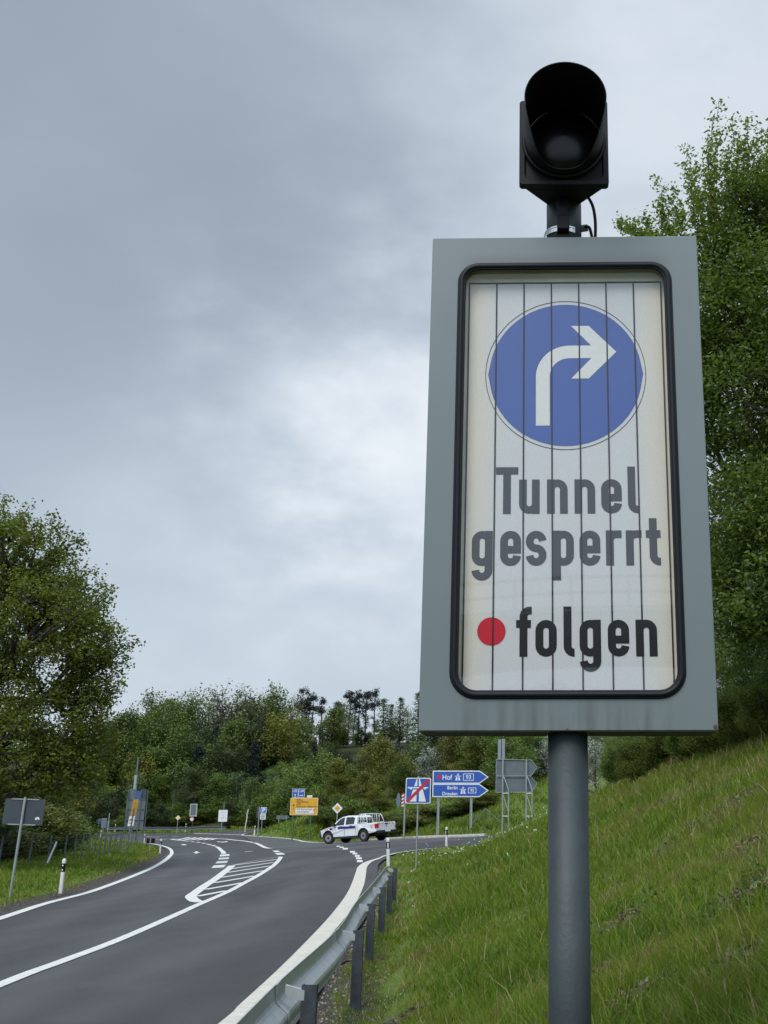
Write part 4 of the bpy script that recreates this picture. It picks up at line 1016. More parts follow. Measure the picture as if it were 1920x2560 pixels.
# --- left near sign back
Y = 32.5; e, p, z = sgn('sign_back', 38, Y, 'slate rectangular sign seen from behind on a leaning grey pole at the left edge', pyref=2150)
def qx(x, y=2050): return at(x/7.375, y, Y).x - p.x
def qz(y): return hpx(40, 1980 + y/7.375, Y) - z
e.rotation_euler = (0, R(1.8), 0)
panel(0, e, -.58, qz(605), .58, qz(125), .03, BACKD, 0, .02); post_at(e, 0, -.4, qz(95), .038, GALV, -.04)
q = MB()
for y in (133, 600): q.box((-.40, -.02, qz(y)-.015), (.40, -.004, qz(y)+.015))
q.build('clamp_rail', GALV, e)
textobj('9', .25, WHITE, e, (.36, -.006, qz(575)), bold=.012, name='sticker')
# --- small black low box sign on the left verge tip
p2 = base(373, 2136); e = empty('low_box_sign', (p2[0], p2[1], gz(*p2)), 0, 'low black twin box on a short post at the tip of the left verge', 'road sign')
s_ = p2[1]/(F*.965)
h = 33*s_; q = MB(); q.box((-9*s_, 0, h-11*s_), (-1.2*s_, .12, h)); q.box((1.6*s_, 0, h-11*s_), (9*s_, .12, h)); q.build('black_box', BLACKP, e); post_at(e, 0, -.2, h, .03, GALV, -.05)
# --- guide board backs with lattice masts (left)
def LC(x, y): return (150 + x/6.38, 1940 + y/6.38)
Y = 96.; pc = LC(1190, 1000); e, p, z = sgn('guide_board', pc[0], Y, 'tall grey guide board seen from behind on lattice masts', 'guide board', pyref=pc[1])
def lx(x): return at(*LC(x, 500), Y).x - p.x
def lz(y): return hpx(*LC(1190, y), Y) - z
tilt = .028
q = MB(); q.box((lx(1035), .3, lz(860)), (lx(1335), .34, lz(360))); o = q.build('main_board', BACK, e)
q = MB()
for y in (370, 530, 700): q.box((lx(1035), .24, lz(y)-.03), (lx(1335), .29, lz(y)+.03))
q.build('stiffener', GALVD, o)
q = MB(); q.box((lx(1065), .3, lz(355)), (lx(1180), .34, lz(205))); q.build('top_board', BACK, e)
q = MB(); q.box((lx(1250), .3, lz(355)), (lx(1335), .34, lz(205))); q.build('top_board', BACKD, e)
for x in (1060, 1260):
    q = MB()
    for dx in (-.0, .55): q.tube([(lx(x)+dx, .15 + dx*.2, -1.0), (lx(x)+dx, .15+dx*.2, lz(215))], .035, 6)
    zz = 0
    while zz < lz(860): q.tube([(lx(x), .15, zz), (lx(x)+.55, .26, zz+.8)], .02, 5); q.tube([(lx(x), .15, zz), (lx(x)+.55, .26, zz)], .02, 5); zz += .8
    q.build('lattice_mast', GALVD, e)
# yellow narrow board in front (turned away)
Y = 84.; pc = LC(1160, 1080); e, p, z = sgn('guide_sign', pc[0], Y, 'narrow yellow and white board turned away, in front of the grey guide board', pyref=pc[1])
def lx(x): return at(*LC(x, 500), Y).x - p.x
def lz(y): return hpx(*LC(1180, y), Y) - z
def shear(mb, zref):    # board is seen strongly turned: its own post leans a little
    mb.v = [(x + (zz - zref) * .10, y, zz) for x, y, zz in mb.v]; return mb
zr = lz(600)
q = shear(MB().box((lx(1135), 0, lz(640)), (lx(1225), .05, lz(375))), zr); q.build('yellow_board', mat('dull_orange', (.30, .17, .02), .6), e)
q = shear(MB().box((lx(1125), 0, lz(800)), (lx(1215), .05, lz(642))), zr); q.build('white_board', WHITE, e)
q = shear(MB().box((lx(1150), 0, lz(365)), (lx(1245), .05, lz(240))), zr); q.build('blue_plate', mat('dull_blue', (.035, .065, .17), .6), e)
q = shear(MB().box((lx(1140), -.01, lz(760)), (lx(1190), -.002, lz(742))).box((lx(1140), -.01, lz(720)), (lx(1200), -.002, lz(690))), zr); q.build('printed_lines', mat('orange_print', (.42, .2, .05), .5), e)
q = shear(MB().box((lx(1150), -.01, lz(560)), (lx(1205), -.002, lz(430))), zr); q.build('printed_field', mat('brown_print', (.30, .15, .01), .5), e)
q = shear(MB().tube([(lx(1180), .1, -.4), (lx(1180), .1, lz(240))], .05, 8), zr); q.build('post', GALV, e)
# front lattice mast pair reaching the grass
Y = 66.; pc = LC(990, 1380); e, p, z = sgn('lattice_mast', pc[0], Y, 'pair of thin dark lattice masts standing in the grass in front of the guide boards', 'mast', pyref=pc[1])
def lx(x): return at(*LC(x, 1000), Y).x - p.x
def lz(y): return hpx(*LC(990, y), Y) - z
for xa, top in ((960, 520), (1060, 520)):
    q = MB()
    for dx in (0, .42): q.tube([(lx(xa)+dx, 0, -.5), (lx(xa)+dx+.25, 0, lz(top))], .022, 6)
    zz = .2
    while zz < lz(top) - .5: q.tube([(lx(xa)+zz*.06, 0, zz), (lx(xa)+.42+zz*.06, 0, zz+.55)], .014, 5); q.tube([(lx(xa)+zz*.06, 0, zz), (lx(xa)+.42+zz*.06, 0, zz)], .014, 5); zz += .9
    q.build('truss', GALVD, e)
# tall pole
Y = 110.; e, p, z = sgn('mast', 342, Y, 'tall slim grey mast rising above the guide boards on the left', 'mast', pyref=1950)
post_at(e, -.1, -1, hpx(343, 1938, Y)-z, .16, GALV, 0); q = MB(); q.tube([(-.08, 0, hpx(343, 1938, Y)-z), (-.05, 0, hpx(345, 1893, Y)-z)], .10, 8); q.build('upper_pole', GALVD, e)
# pair of small sign backs
Y = 150.; e, p, z = sgn('sign_back', 245, Y, 'round sign seen from behind on a slanting pole at the far left of the junction', pyref=2055)
zc = hpx(245, 2054, Y)-z; q = MB(); q.prism(circ(0, zc, .42, 24), 0, .03); q.build('panel', BACK, e); post_at(e, 0, -1.5, zc+.35, .05, GALV, -.05); e.rotation_euler = (0, .10, 0)
Y = 146.; e, p, z = sgn('sign_back', 262, Y, 'pair of square grey sign backs on two posts at the far left of the junction', pyref=2055)
z0, z1 = hpx(262, 2070, Y)-z, hpx(262, 2045, Y)-z; panel(0, e, -.45, z0, .25, z1, .04, BACK, 0, .03); panel(0, e, .28, z0-.1, .62, z1-.3, .04, BACK, .1, .03, 'rear_panel'); post_at(e, -.2, -.8, z0+.2, .05, GALV, -.05); post_at(e, .5, -.8, z1+.6, .06, GALV, .0)
# green pipe frame (A-shaped) on the far bank
Y = 68.; e, p, z = sgn('pipe_frame', 1213, Y, 'thin green A-shaped pipe brace on the grass slope behind the arrow signs', 'fence brace', pyref=2050)
def qx(px): return at(px, 2050, Y).x - p.x
zt_ = hpx(1213, 2021, Y) - z; q = MB(); q.tube([(0, 0, -.3), (0, 0, zt_)], .03, 8); q.build('upright', GREENP, e)
q = MB(); q.tube([(0, 0, zt_), (qx(1182), -.3, hpx(1182, 2060, Y)-z)], .03, 8); q.tube([(0, 0, zt_), (qx(1252), -.3, hpx(1252, 2057, Y)-z)], .03, 8); q.build('stay', GREENP, e)

# arched road bridge behind the photographer (seen only as a reflection in the pane)
br = empty('arched_bridge', (2, -34, gz(2, -34)), 0, 'grey arched road bridge with railing behind the viewpoint, mirrored in the sign glass', 'bridge'); CONCB = mat('bridge_concrete', (.22, .22, .21), .85, nscale=1, namt=.2)
dz_ = lambda x: 8.6 - gz(2, -34) - (x / 24.0) ** 2 * 5.0 - .0
q = MB(); xs_ = np.linspace(-26, 26, 27)
for a_, b_ in zip(xs_[:-1], xs_[1:]):
    za_, zb_ = dz_(a_) - 1.3, dz_(b_) - 1.3
    q.add([(a_, -4, za_ - .9), (b_, -4, zb_ - .9), (b_, -4, zb_), (a_, -4, za_), (a_, 4, za_ - .9), (b_, 4, zb_ - .9), (b_, 4, zb_), (a_, 4, za_)], [(0,1,2,3), (7,6,5,4), (3,2,6,7), (4,5,1,0)])
q.build('deck', CONCB, br); q = MB()
for h_ in (0, .55, 1.1): q.tube([(x, 4, dz_(x) - 1.2 + h_) for x in xs_], .06, 5)
for x in np.linspace(-26, 26, 27): q.tube([(x, 4, dz_(x) - 1.3), (x, 4, dz_(x) - .1)], .05, 5)
q.build('railing', GALV, br)
for x in (-26.5, 26.5): q = MB(); q.box((x - 1, -4, -3), (x + 1, 4, dz_(26) - 1.0)); q.build('abutment', CONCB, br)

# ================================================================ wire fence on the left
FP = [np.array(at(px, 2120, Yf_))[:2] for px, Yf_ in ((-60,46),(0,48),(75,51),(122,53),(161,55),(185,57),(203,58.2),(220,59.6),(235,61),(248,62.5),(260,64),(272,65.6),(284,67.2),(297,69))]
fe = empty('wire_fence', (FP[1][0], FP[1][1], gz(*FP[1])), 0, 'sagging green wire mesh fence with thin posts along the back of the left verge', 'fence')
iv = -Vector(fe.location); WIRE = mat('fence_wire', (.035, .05, .04), .6, .3)
q = MB()
for i in range(len(FP) - 1):
    a, b = FP[i], FP[i+1]; za, zb3 = gz(*a), gz(*b); L = np.linalg.norm(b-a); n = max(2, int(L / .45)); 
    for k in range(n):
        p = a + (b-a)*k/n; zz = za + (zb3-za)*k/n; q.tube([tuple(Vector((p[0], p[1], zz)) + iv), tuple(Vector((p[0], p[1], zz+1.15)) + iv)], .004, 3, False)
    for h in (.1, .35, .6, .85, 1.15): q.tube([tuple(Vector((a[0], a[1], za+h)) + iv), tuple(Vector(((a[0]+b[0])/2, (a[1]+b[1])/2, (za+zb3)/2+h-.06)) + iv), tuple(Vector((b[0], b[1], zb3+h)) + iv)], .005, 3, False)
q.build('wire_mesh', WIRE, fe)
for p in FP:
    q = MB(); v = Vector((p[0], p[1], gz(*p))) + iv; q.tube([(v.x, v.y, v.z-.4), (v.x+.08, v.y, v.z+1.28)], .042, 7); q.build('fence_post', GALVD, fe)
q = MB(); v = Vector((FP[2][0], FP[2][1], gz(*FP[2]))) + iv; a_ = at(117, 2160, 52.) + iv; b_ = at(141, 2106, 53.5) + iv
q.tube([tuple(a_), tuple(b_)], .05, 8); q.build('brace', GALV, fe)

# ================================================================ pickup truck
def build_truck():
    fx, fy = -.83, .557
    c = np.array([-11.52, 75.46]); L = 5.30
    # truck frame: +x forward, +y left; origin on the ground at the middle of the rear axle
    f = Vector((fx, fy, 0)).normalized(); l = Vector((-f.y, f.x, 0))      # left of heading
    # rear-left wheel (driver side, nearest the camera) is at c
    # heading left/away: the side facing the camera is the left side
    o2 = Vector((c[0], c[1], 0)) - l * .82
    pr = [Vector((o2.x, o2.y, 0)) + f*a + l*b for a, b in ((0, .82), (0, -.82), (3.22, .82), (3.22, -.82))]
    zs = [float(tps(v.x, v.y)) + .005 for v in pr]
    zr_, zf_ = (zs[0]+zs[1])/2, (zs[2]+zs[3])/2; zl_, zri = (zs[0]+zs[2])/2, (zs[1]+zs[3])/2
    F3 = (f*3.22 + Vector((0, 0, zf_-zr_))).normalized(); L3 = (l*1.64 + Vector((0, 0, zl_-zri))).normalized(); U3 = F3.cross(L3).normalized(); L3 = U3.cross(F3)
    T = empty('pickup_truck', (o2.x, o2.y, zr_), 0, 'white double-cab pickup truck with blue side stripe turning into the side road', 'pickup truck')
    T.rotation_euler = Matrix((F3, L3, U3)).transposed().to_euler()
    BODY = mat('white_car_paint', (.62, .635, .65), .25, nscale=2, namt=.02, coat=.6)
    GLS = mat('tinted_window', (.012, .016, .018), .08, spec=.8); TYR = mat('tyre_rubber', (.012, .012, .013), .8); RIM = mat('steel_rim', (.30, .30, .31), .4, .6)
    BLK = mat('bumper_plastic', (.014, .015, .018), .6); NAVY = mat('navy_stripe', (.012, .018, .16), .35); TL = mat('tail_light_red', (.42, .012, .02), .2); DUL = mat('dull_red', (.50, .06, .05), .5)
    def arch(cx, r, z0, n=10): return [(cx + r*math.cos(math.pi*k/n), .39 + r*math.sin(math.pi*k/n)) for k in range(n+1)]   # front to back
    ra = .47
    # lower body side outline (x forward, z), traced from the tail clockwise
    prof_ = [(-1.16, .62), (-1.20, 1.06), (-1.17, 1.16)]
    top = [(.62, 1.14), (.66, 1.16), (2.72, 1.10), (3.30, 1.06), (3.86, .96), (4.00, .84), (4.02, .58), (3.92, .46)]
    bot = [(3.22+ra, .46)] + arch(3.22, ra, 0)[1:-1] + [(3.22-ra, .42), (ra, .42)] + arch(0, ra, 0)[1:-1] + [(-ra, .50), (-1.08, .58)]
    outl = prof_ + top + bot
    hw = .95
    def loft(outl, zones, m, name, parent=T, bevel=.02):
        """symmetrical body: half width as function of z"""
        q = MB(); n = len(outl)
        v = [(x, zones(x, z), z) for x, z in outl] + [(x, -zones(x, z), z) for x, z in outl]
        q.add(v, [tuple(range(n)), tuple(range(2*n-1, n-1, -1))] + [(i, n+i, n+(i+1) % n, (i+1) % n) for i in range(n)])
        return q.build(name, m, parent, bevel=bevel)
    def wz(x, z): return hw - .05*max(0, (z-.9))/.25 - (.12*max(0, (x-3.5)/.5)**1.5) - .02*(z < .6)
    # split: bed (rear) and cab+bonnet (front); bed is open
    bed = [(-1.16, .62), (-1.20, 1.06), (-1.18, 1.18), (.60, 1.14), (.60, .42), (ra, .42)] + arch(0, ra, 0)[1:-1] + [(-ra, .50), (-1.08, .58)]
    for s_ in (1, -1):
        q = MB(); n = len(bed); v = [(x, s_*wz(x, z), z) for x, z in bed] + [(x, s_*(wz(x, z)-.06 if z > .9 else .55), z) for x, z in bed]
        fs = [tuple(range(n)) if s_ > 0 else tuple(range(n-1, -1, -1)), tuple(range(2*n-1, n-1, -1)) if s_ > 0 else tuple(range(n, 2*n))] + [(i, n+i, n+(i+1) % n, (i+1) % n) for i in range(n)]
        q.add(v, fs); q.build('bed_side', BODY, T, bevel=.01)
    q = MB(); q.box((-1.1, -.86, .66), (.6, .86, .72)); q.build('bed_floor', BLK, T)
    q = MB(); q.box((-1.215, -.80, .60), (-1.15, .80, 1.14)); tg = q.build('tailgate', BODY, T, bevel=.015)
    q = MB()                                              # red and white hatching along the tailgate top
    for k in range(5):
        y0 = -.74 + k*.33
        if k == 2: continue
        q.add([(-1.219, y0, 1.02), (-1.219, y0+.09, 1.02), (-1.219, y0+.20, 1.13), (-1.219, y0+.11, 1.13)], [(0,1,2,3)])
    q.build('hazard_stripes', DUL, tg)
    q = MB(); q.box((-1.225, -.16, 1.03), (-1.216, .16, 1.11)); q.build('handle', BLK, tg); q = MB(); q.prism(circ(0, 0, .05, 14), -.0, .01); ob = q.build('emblem', BLK, tg); ob.rotation_euler = (0, 0, R(90)); ob.location = (-1.217, .0, .95)
    cab = [(.61, .42), (.61, 1.15), (2.62, 1.12), (2.80, 1.11), (3.25, 1.07), (3.78, .97), (3.97, .85), (4.0, .6), (3.92, .46)] + [(3.22+ra, .46)] + arch(3.22, ra, 0)[1:-1] + [(3.22-ra, .42)]
    loft(cab, wz, BODY, 'cab_body', bevel=.025)
    # greenhouse
    gh = [(.62, 1.14), (.70, 1.62), (.86, 1.72), (1.55, 1.76), (2.05, 1.70), (2.30, 1.60), (2.98, 1.10)]
    def wg(x, z): return .90 - .20*max(0, (z-1.14))/.6
    loft(gh, wg, BODY, 'cabin', bevel=.03)
    for s_ in (1, -1):
        def wn(P, name):
            q = MB(); P2 = P if s_ > 0 else P[::-1]; q.add([(x, s_*(wg(x, z)+.006), z) for x, z in P2], [tuple(range(len(P2)))]); q.build(name, GLS, T)
        wn([(1.78, 1.17), (2.68, 1.17), (2.24, 1.54), (2.05, 1.63), (1.80, 1.66)], 'front_window')
        wn([(.86, 1.19), (1.64, 1.18), (1.66, 1.66), (1.02, 1.64), (.86, 1.56)], 'rear_window')
        ss = MB(); yy = s_*(.955); ss.box((.72, min(yy, yy-s_*.012), .935), (2.30, max(yy, yy-s_*.012), 1.06)); ss.build('blue_stripe', NAVY, T)
        ss = MB(); ss.box((2.82, min(yy, yy-s_*.014), .90), (3.06, max(yy, yy-s_*.014), 1.01)); ss.build('blue_square', NAVY, T)
        for a, b in ((1.78, 1.60), (2.42, 1.60)):
            pass
        for x in (1.02, 1.92):
            ss = MB(); ss.box((x, s_*.93 if s_ > 0 else -.975, 1.075), (x+.20, .975 if s_ > 0 else -.93, 1.105)); ss.build('door_handle', BLK, T)
        ss = MB()
        for x in (.66, 1.70, 2.74): ss.box((x, s_*.945 - .008, .50), (x+.012, s_*.945 + .0085, 1.08))
        ss.build('door_gap', mat('gap_grey', (.12, .12, .13), .6), T)
        ss = MB()
        for k in range(3): x = 3.18 + k*.16; ss.add([(x, s_*.951, .90), (x+.08, s_*.948, .90), (x+.16, s_*.94, .98), (x+.08, s_*.943, .98)], [(0,1,2,3)])
        ss.build('hazard_stripes', DUL, T)
        ss = MB(); y = s_*.93; ss.box((-1.225, min(y, s_*.74), .82), (-1.02, max(y, s_*.965), 1.10)); ss.build('tail_light', TL, T, bevel=.02)
        ss = MB(); ss.add([(-.95, s_*.956, 1.02), (-.62, s_*.956, 1.00), (-.62, s_*.956, 1.03), (-.95, s_*.956, 1.05)], [(0,1,2,3)]); ss.add([(-.85, s_*.957, .86), (-.75, s_*.957, .86), (-.65, s_*.957, .95), (-.75, s_*.957, .95)], [(0,1,2,3)]); ss.build('red_marking', DUL, T)
        ss = MB(); ss.box((2.50, s_*.93 if s_ > 0 else -1.12, 1.12), (2.68, 1.12 if s_ > 0 else -.93, 1.30)); ss.build('wing_mirror', BLK, T, bevel=.03)
        ss = MB(); ss.box((3.80, s_*.60 if s_ > 0 else -.86, .78), (3.985, .86 if s_ > 0 else -.60, .92)); ss.build('headlight', mat('headlight_glass', (.6, .62, .65), .15), T, bevel=.01)
        ss = MB(); y0, y1 = sorted((s_*.80, s_*.93)); ss.box((ra+.02, y0, .30), (3.22-ra, y1, .42)); ss.build('sill', BLK, T)
        for cx in (0, 3.22):       # wheel arch lining
            ss = MB(); n = 12; A_ = [(cx+(ra+.035)*math.cos(math.pi*k/n), s_*.957, .40+(ra+.035)*math.sin(math.pi*k/n)) for k in range(n+1)]; B_ = [(cx+(ra-.02)*math.cos(math.pi*k/n), s_*.957, .40+(ra-.02)*math.sin(math.pi*k/n)) for k in range(n+1)]
            C_ = [(x, s_*.45, z) for x, y, z in B_]
            ss.add(A_+B_+C_, sum([[(k, k+1, n+2+k, n+1+k), (n+1+k, n+2+k, 2*n+3+k, 2*n+2+k)] for k in range(n)], [])); ss.build('wheel_arch', BLK, T)
    q = MB(); q.add([(3.01, -.80, 1.11), (3.01, .80, 1.11), (2.33, .70, 1.595), (2.33, -.70, 1.595)], [(0,1,2,3)]); q.build('windscreen', GLS, T)
    q = MB(); q.add([(.614, .70, 1.20), (.614, -.70, 1.20), (.665, -.64, 1.58), (.665, .64, 1.58)], [(0,1,2,3)]); q.build('rear_glass', GLS, T)
    q = MB(); q.box((-1.34, -.90, .48), (-1.17, .90, .66)); q.build('rear_bumper', BLK, T, bevel=.02)
    q = MB(); q.box((3.93, -.88, .42), (4.10, .88, .66)); q.build('front_bumper', BLK, T, bevel=.03)
    q = MB(); q.box((3.985, -.55, .70), (4.02, .55, .92)); q.build('grille', BLK, T)
    q = MB(); q.box((-1.35, -.26, .56), (-1.342, .26, .67)); q.build('number_plate', mat('plate_white', (.72, .68, .68), .4), T)
    q = MB(); q.box((-.9, -.5, .34), (3.7, .5, .48)); q.build('chassis', BLK, T)
    # roll cage with bars
    q = MB()
    for y in (.84, -.84):
        q.tube([(.52, y, 1.15), (.50, y*.93, 1.72), (.40, y*.90, 1.78), (.0, y*.90, 1.76), (-.14, y*.93, 1.62), (-.30, y, 1.18)], .03, 8)
        q.tube([(.34, y*.98, 1.17), (.32, y*.91, 1.75)], .026, 6); q.tube([(.12, y*.98, 1.17), (.10, y*.91, 1.75)], .026, 6); q.tube([(.52, y, 1.2), (-.30, y, 1.2)], .03, 6)
    for x, z in ((.42, 1.78), (.0, 1.76)): q.tube([(x, .76, z), (x, -.76, z)], .03, 8)
    for y in (-.5, -.25, 0, .25, .5): q.tube([(.50, y, 1.15), (.46, y, 1.77)], .018, 6)
    q.tube([(.50, .8, 1.45), (.50, -.8, 1.45)], .018, 6)
    q.build('roll_cage', BODY, T, smooth=True)
    for cx in (0, 3.22):
        for s_ in (1, -1):
            w = empty('wheel', (cx, s_*.82, .385)); w.parent = T
            q = MB(); q.tube([(0, -.125, 0), (0, -.11, 0), (0, .11, 0), (0, .125, 0)], [.34, .385, .385, .34], 28); q.build('tyre', TYR, w)
            q = MB(); q.tube([(0, s_*.105, 0), (0, s_*.128, 0)], [.23, .225], 24); q.build('rim', RIM, w)
            q = MB(); q.tube([(0, s_*.129, 0), (0, s_*.134, 0)], [.085, .08], 14); q.build('hub', BLK, w)
            if cx: w.rotation_euler = (0, 0, R(14))
build_truck()

# ================================================================ vegetation
def leaf_mat(name, dark, light, trans=.25):
    m = bpy.data.materials.new(name); m.use_nodes = True; t = m.node_tree; t.nodes.clear()
    o = t.nodes.new('ShaderNodeOutputMaterial'); at_ = t.nodes.new('ShaderNodeAttribute'); at_.attribute_name = 'v'
    oi = t.nodes.new('ShaderNodeObjectInfo')
    ad = t.nodes.new('ShaderNodeMath'); ad.operation = 'MULTIPLY_ADD'; t.links.new(oi.outputs['Random'], ad.inputs[0]); ad.inputs[1].default_value = .22; t.links.new(at_.outputs['Fac'], ad.inputs[2])
    rp = t.nodes.new('ShaderNodeValToRGB'); rp.color_ramp.elements[0].color = (*dark, 1); rp.color_ramp.elements[1].color = (*light, 1); rp.color_ramp.elements[0].position = .05; rp.color_ramp.elements[1].position = 1.1 if False else 1.0
    t.links.new(ad.outputs[0], rp.inputs[0])
    d = t.nodes.new('ShaderNodeBsdfPrincipled'); d.inputs['Roughness'].default_value = .55; d.inputs['Specular IOR Level'].default_value = .3; t.links.new(rp.outputs[0], d.inputs['Base Color'])
    tr = t.nodes.new('ShaderNodeBsdfTranslucent'); hs_ = t.nodes.new('ShaderNodeHueSaturation'); hs_.inputs['Value'].default_value = 1.3; hs_.inputs['Saturation'].default_value = 1.15; t.links.new(rp.outputs[0], hs_.inputs['Color']); t.links.new(hs_.outputs[0], tr.inputs[0])
    mx = t.nodes.new('ShaderNodeMixShader'); mx.inputs[0].default_value = trans; t.links.new(d.outputs[0], mx.inputs[1]); t.links.new(tr.outputs[0], mx.inputs[2]); t.links.new(mx.outputs[0], o.inputs[0]); return m
BARK = mat('bark', (.045, .038, .030), .9, nscale=6, namt=.4, bump=.6); BARKP = mat('pine_bark', (.040, .030, .024), .9, nscale=6, namt=.4); BARKB = mat('birch_bark', (.35, .34, .32), .8, nscale=5, namt=.5)
def leaves_arrays(C, val, per, spread, size, asp=.5, droop=0., r=rng):
    n = len(C) * per; c = np.repeat(C, per, 0); sp = np.asarray(spread)
    off = r.normal(size=(n, 3)) * sp; c = c + off
    a = r.normal(size=(n, 3)); a[:, 2] *= .6; a[:, 2] -= droop; a /= np.linalg.norm(a, axis=1)[:, None]
    b = np.cross(a, r.normal(size=(n, 3)) + np.array([0, 0, 1.2])); b /= np.linalg.norm(b, axis=1)[:, None] + 1e-9
    s = size * r.uniform(.6, 1.3, (n, 1)); l = a * s * .5; w = b * s * .5 * asp
    V = np.stack([c - l, c + w - l*.1, c + l, c - w - l*.1], 1).reshape(-1, 3); Q = np.arange(n * 4).reshape(-1, 4)
    v = np.repeat(val, per) + r.uniform(-.22, .22, n); return V, Q, np.clip(v, 0, 1)
def tubes_arrays(segs, n=6):
    """segs: list of (points Nx3, radii N)"""
    VV = []; QQ = []; o = 0
    for P, rr in segs:
        P = np.asarray(P, float); m_ = len(P); t = np.gradient(P, axis=0); t /= np.linalg.norm(t, axis=1)[:, None] + 1e-9
        ref = np.array([0, 0, 1.]) if abs(t[0, 2]) < .9 else np.array([1., 0, 0]); u = np.cross(t, ref); u /= np.linalg.norm(u, axis=1)[:, None] + 1e-9; w = np.cross(t, u)
        an = np.arange(n) * 2 * np.pi / n
        v = P[:, None] + (u[:, None] * np.cos(an)[None, :, None] + w[:, None] * np.sin(an)[None, :, None]) * np.asarray(rr)[:, None, None]
        VV.append(v.reshape(-1, 3)); i = np.arange(m_ - 1)[:, None] * n; k = np.arange(n)[None]; j = (k + 1) % n
        QQ.append(np.stack([i + k, i + j, i + n + j, i + n + k], -1).reshape(-1, 4) + o); o += m_ * n
    return np.concatenate(VV), np.concatenate(QQ)
def kmeans(X, k, it=6, r=rng):
    c = X[r.choice(len(X), k, replace=False)]
    for _ in range(it):
        d = ((X[:, None] - c[None]) ** 2).sum(-1); a = d.argmin(1)
        for q in range(k):
            if (a == q).any(): c[q] = X[a == q].mean(0)
    return c, a
def branches(C, trunk_top, trunk_base, trad, k1, k2, r=rng, twig=.012, wob=.06):
    """trunk, limbs, boughs and twigs leading to every clump centre"""
    H = trunk_top[2] - trunk_base[2]; segs = []
    T = np.array([trunk_base + (trunk_top - trunk_base) * s + np.array([r.normal() * wob * trad * 3, r.normal() * wob * trad * 3, 0]) * (s > 0) for s in np.linspace(0, 1, 8)])
    segs.append((T, trad * np.linspace(1.15, .42, 8)))
    c2_, a2 = kmeans(C, min(k2, len(C))); c1_, a1 = kmeans(c2_, min(k1, len(c2_)))
    for q in range(len(c1_)):
        e_ = c1_[q]; s0 = np.clip((e_[2] - trunk_base[2]) / H * .62 - .05 + r.uniform(-.08, .08), .15, .97); b0 = trunk_base + (trunk_top - trunk_base) * s0
        mid = b0 * .5 + e_ * .5 + np.array([0, 0, -.06 * np.linalg.norm(e_ - b0)]) + r.normal(size=3) * .05 * np.linalg.norm(e_ - b0)
        r0 = trad * (.62 - .3 * s0); P = np.array(catmull([b0, mid, e_], 5)); segs.append((P, np.linspace(r0, r0 * .45, len(P))))
        for w in np.where(a1 == q)[0]:
            f_ = c2_[w]; b1 = mid * .45 + e_ * .55; m2 = (b1 + f_) / 2 + r.normal(size=3) * .07 * np.linalg.norm(f_ - b1)
            P = np.array(catmull([b1, m2, f_], 3)); segs.append((P, np.linspace(r0 * .42, max(twig * 1.6, r0 * .14), len(P))))
            for u in np.where(a2 == w)[0]:
                g_ = C[u]; m3 = (m2 + f_) / 2; P = np.array([m3, (m3 + g_) / 2 + r.normal(size=3) * .05 * np.linalg.norm(g_ - m3), g_]); segs.append((P, np.array([twig * 1.5, twig, twig * .5])))
    return segs
def crown_points(lobes, n, r=rng, shell=.55):
    out = []; lob = np.array([l[3] * l[4] * l[5] for l in lobes]) ** .66; cnt = np.maximum(3, (n * lob / lob.sum()).astype(int))
    for (cx, cy, cz, rx, ry, rz), c in zip(lobes, cnt):
        d = r.normal(size=(c, 3)); d /= np.linalg.norm(d, axis=1)[:, None]; s = r.uniform(shell, 1, (c, 1)) ** .8
        out.append(np.array([cx, cy, cz]) + d * s * np.array([rx, ry, rz]))
    return np.concatenate(out)

def plant(name, loc, C, val, per, spread, size, lm, bark, segs, label, cat, group, asp=.5, sides=6, droop=0.):
    e = empty(name, loc, 0, label, cat, group)
    V1, Q1 = tubes_arrays(segs, sides); npmesh('trunk', V1, [Q1], bark, e, smooth=True)
    V2, Q2, v = leaves_arrays(C, val, per, spread, size, asp, droop); npmesh('crown', V2, [Q2], lm, e, {'v': ('FACE', v)}); return e

OAK = leaf_mat('oak_leaves', (.040, .058, .010), (.155, .185, .030), .42)
MAPLE = leaf_mat('fresh_green_leaves', (.048, .078, .016), (.155, .210, .045), .42)
# ---- big oak on the left
def big_tree_left():
    Y = 47.; s = Y / (F * .965)
    c = at(-150, 1650, Y); base_ = at(-150, 2000, Y); zb = gz(c.x, c.y)
    def L(px, py, dy, rx, ry, rz): q = at(px, py, Y + dy); return (q.x - c.x, q.y - c.y, q.z - zb, rx, ry, rz)
    lobes = [L(-80,1560,0,4.0,4.0,4.2), L(110,1570,-1,3.0,3.0,2.9), L(225,1610,0,1.9,2.4,1.7), L(60,1390,0,2.5,3,2.2), L(-120,1330,0,3,3,2.3), L(135,1480,1,2.2,2.5,1.5), L(120,1800,-1,2.6,3.0,1.9), L(215,1850,0,1.3,2.0,1.4),
             L(30,1900,-1,3.3,3.5,2.2), L(-180,1800,0,4,4,3.2), L(230,1720,0,1.4,2,1.0), L(180,1930,-1,1.5,2,1.2), L(-250,1500,0,4,4,4)]
    C = crown_points(lobes, 2700, shell=.35); val = .38 + .35 * hnoise(C[:, 0], C[:, 2], 1.1, 2) + .12 * hnoise(C[:, 1], C[:, 2], 2.3, 5)
    top = np.array([0, 0, at(0, 1500, Y).z - zb]); segs = branches(C, top, np.array([0, 0, -.5]), .50, 18, 220, twig=.022)
    plant('oak_tree', (c.x, c.y, zb), C, val, 44, .19, .155, OAK, BARK, segs, 'large dark green oak filling the left edge of the view', 'tree', None, asp=.62)
big_tree_left()
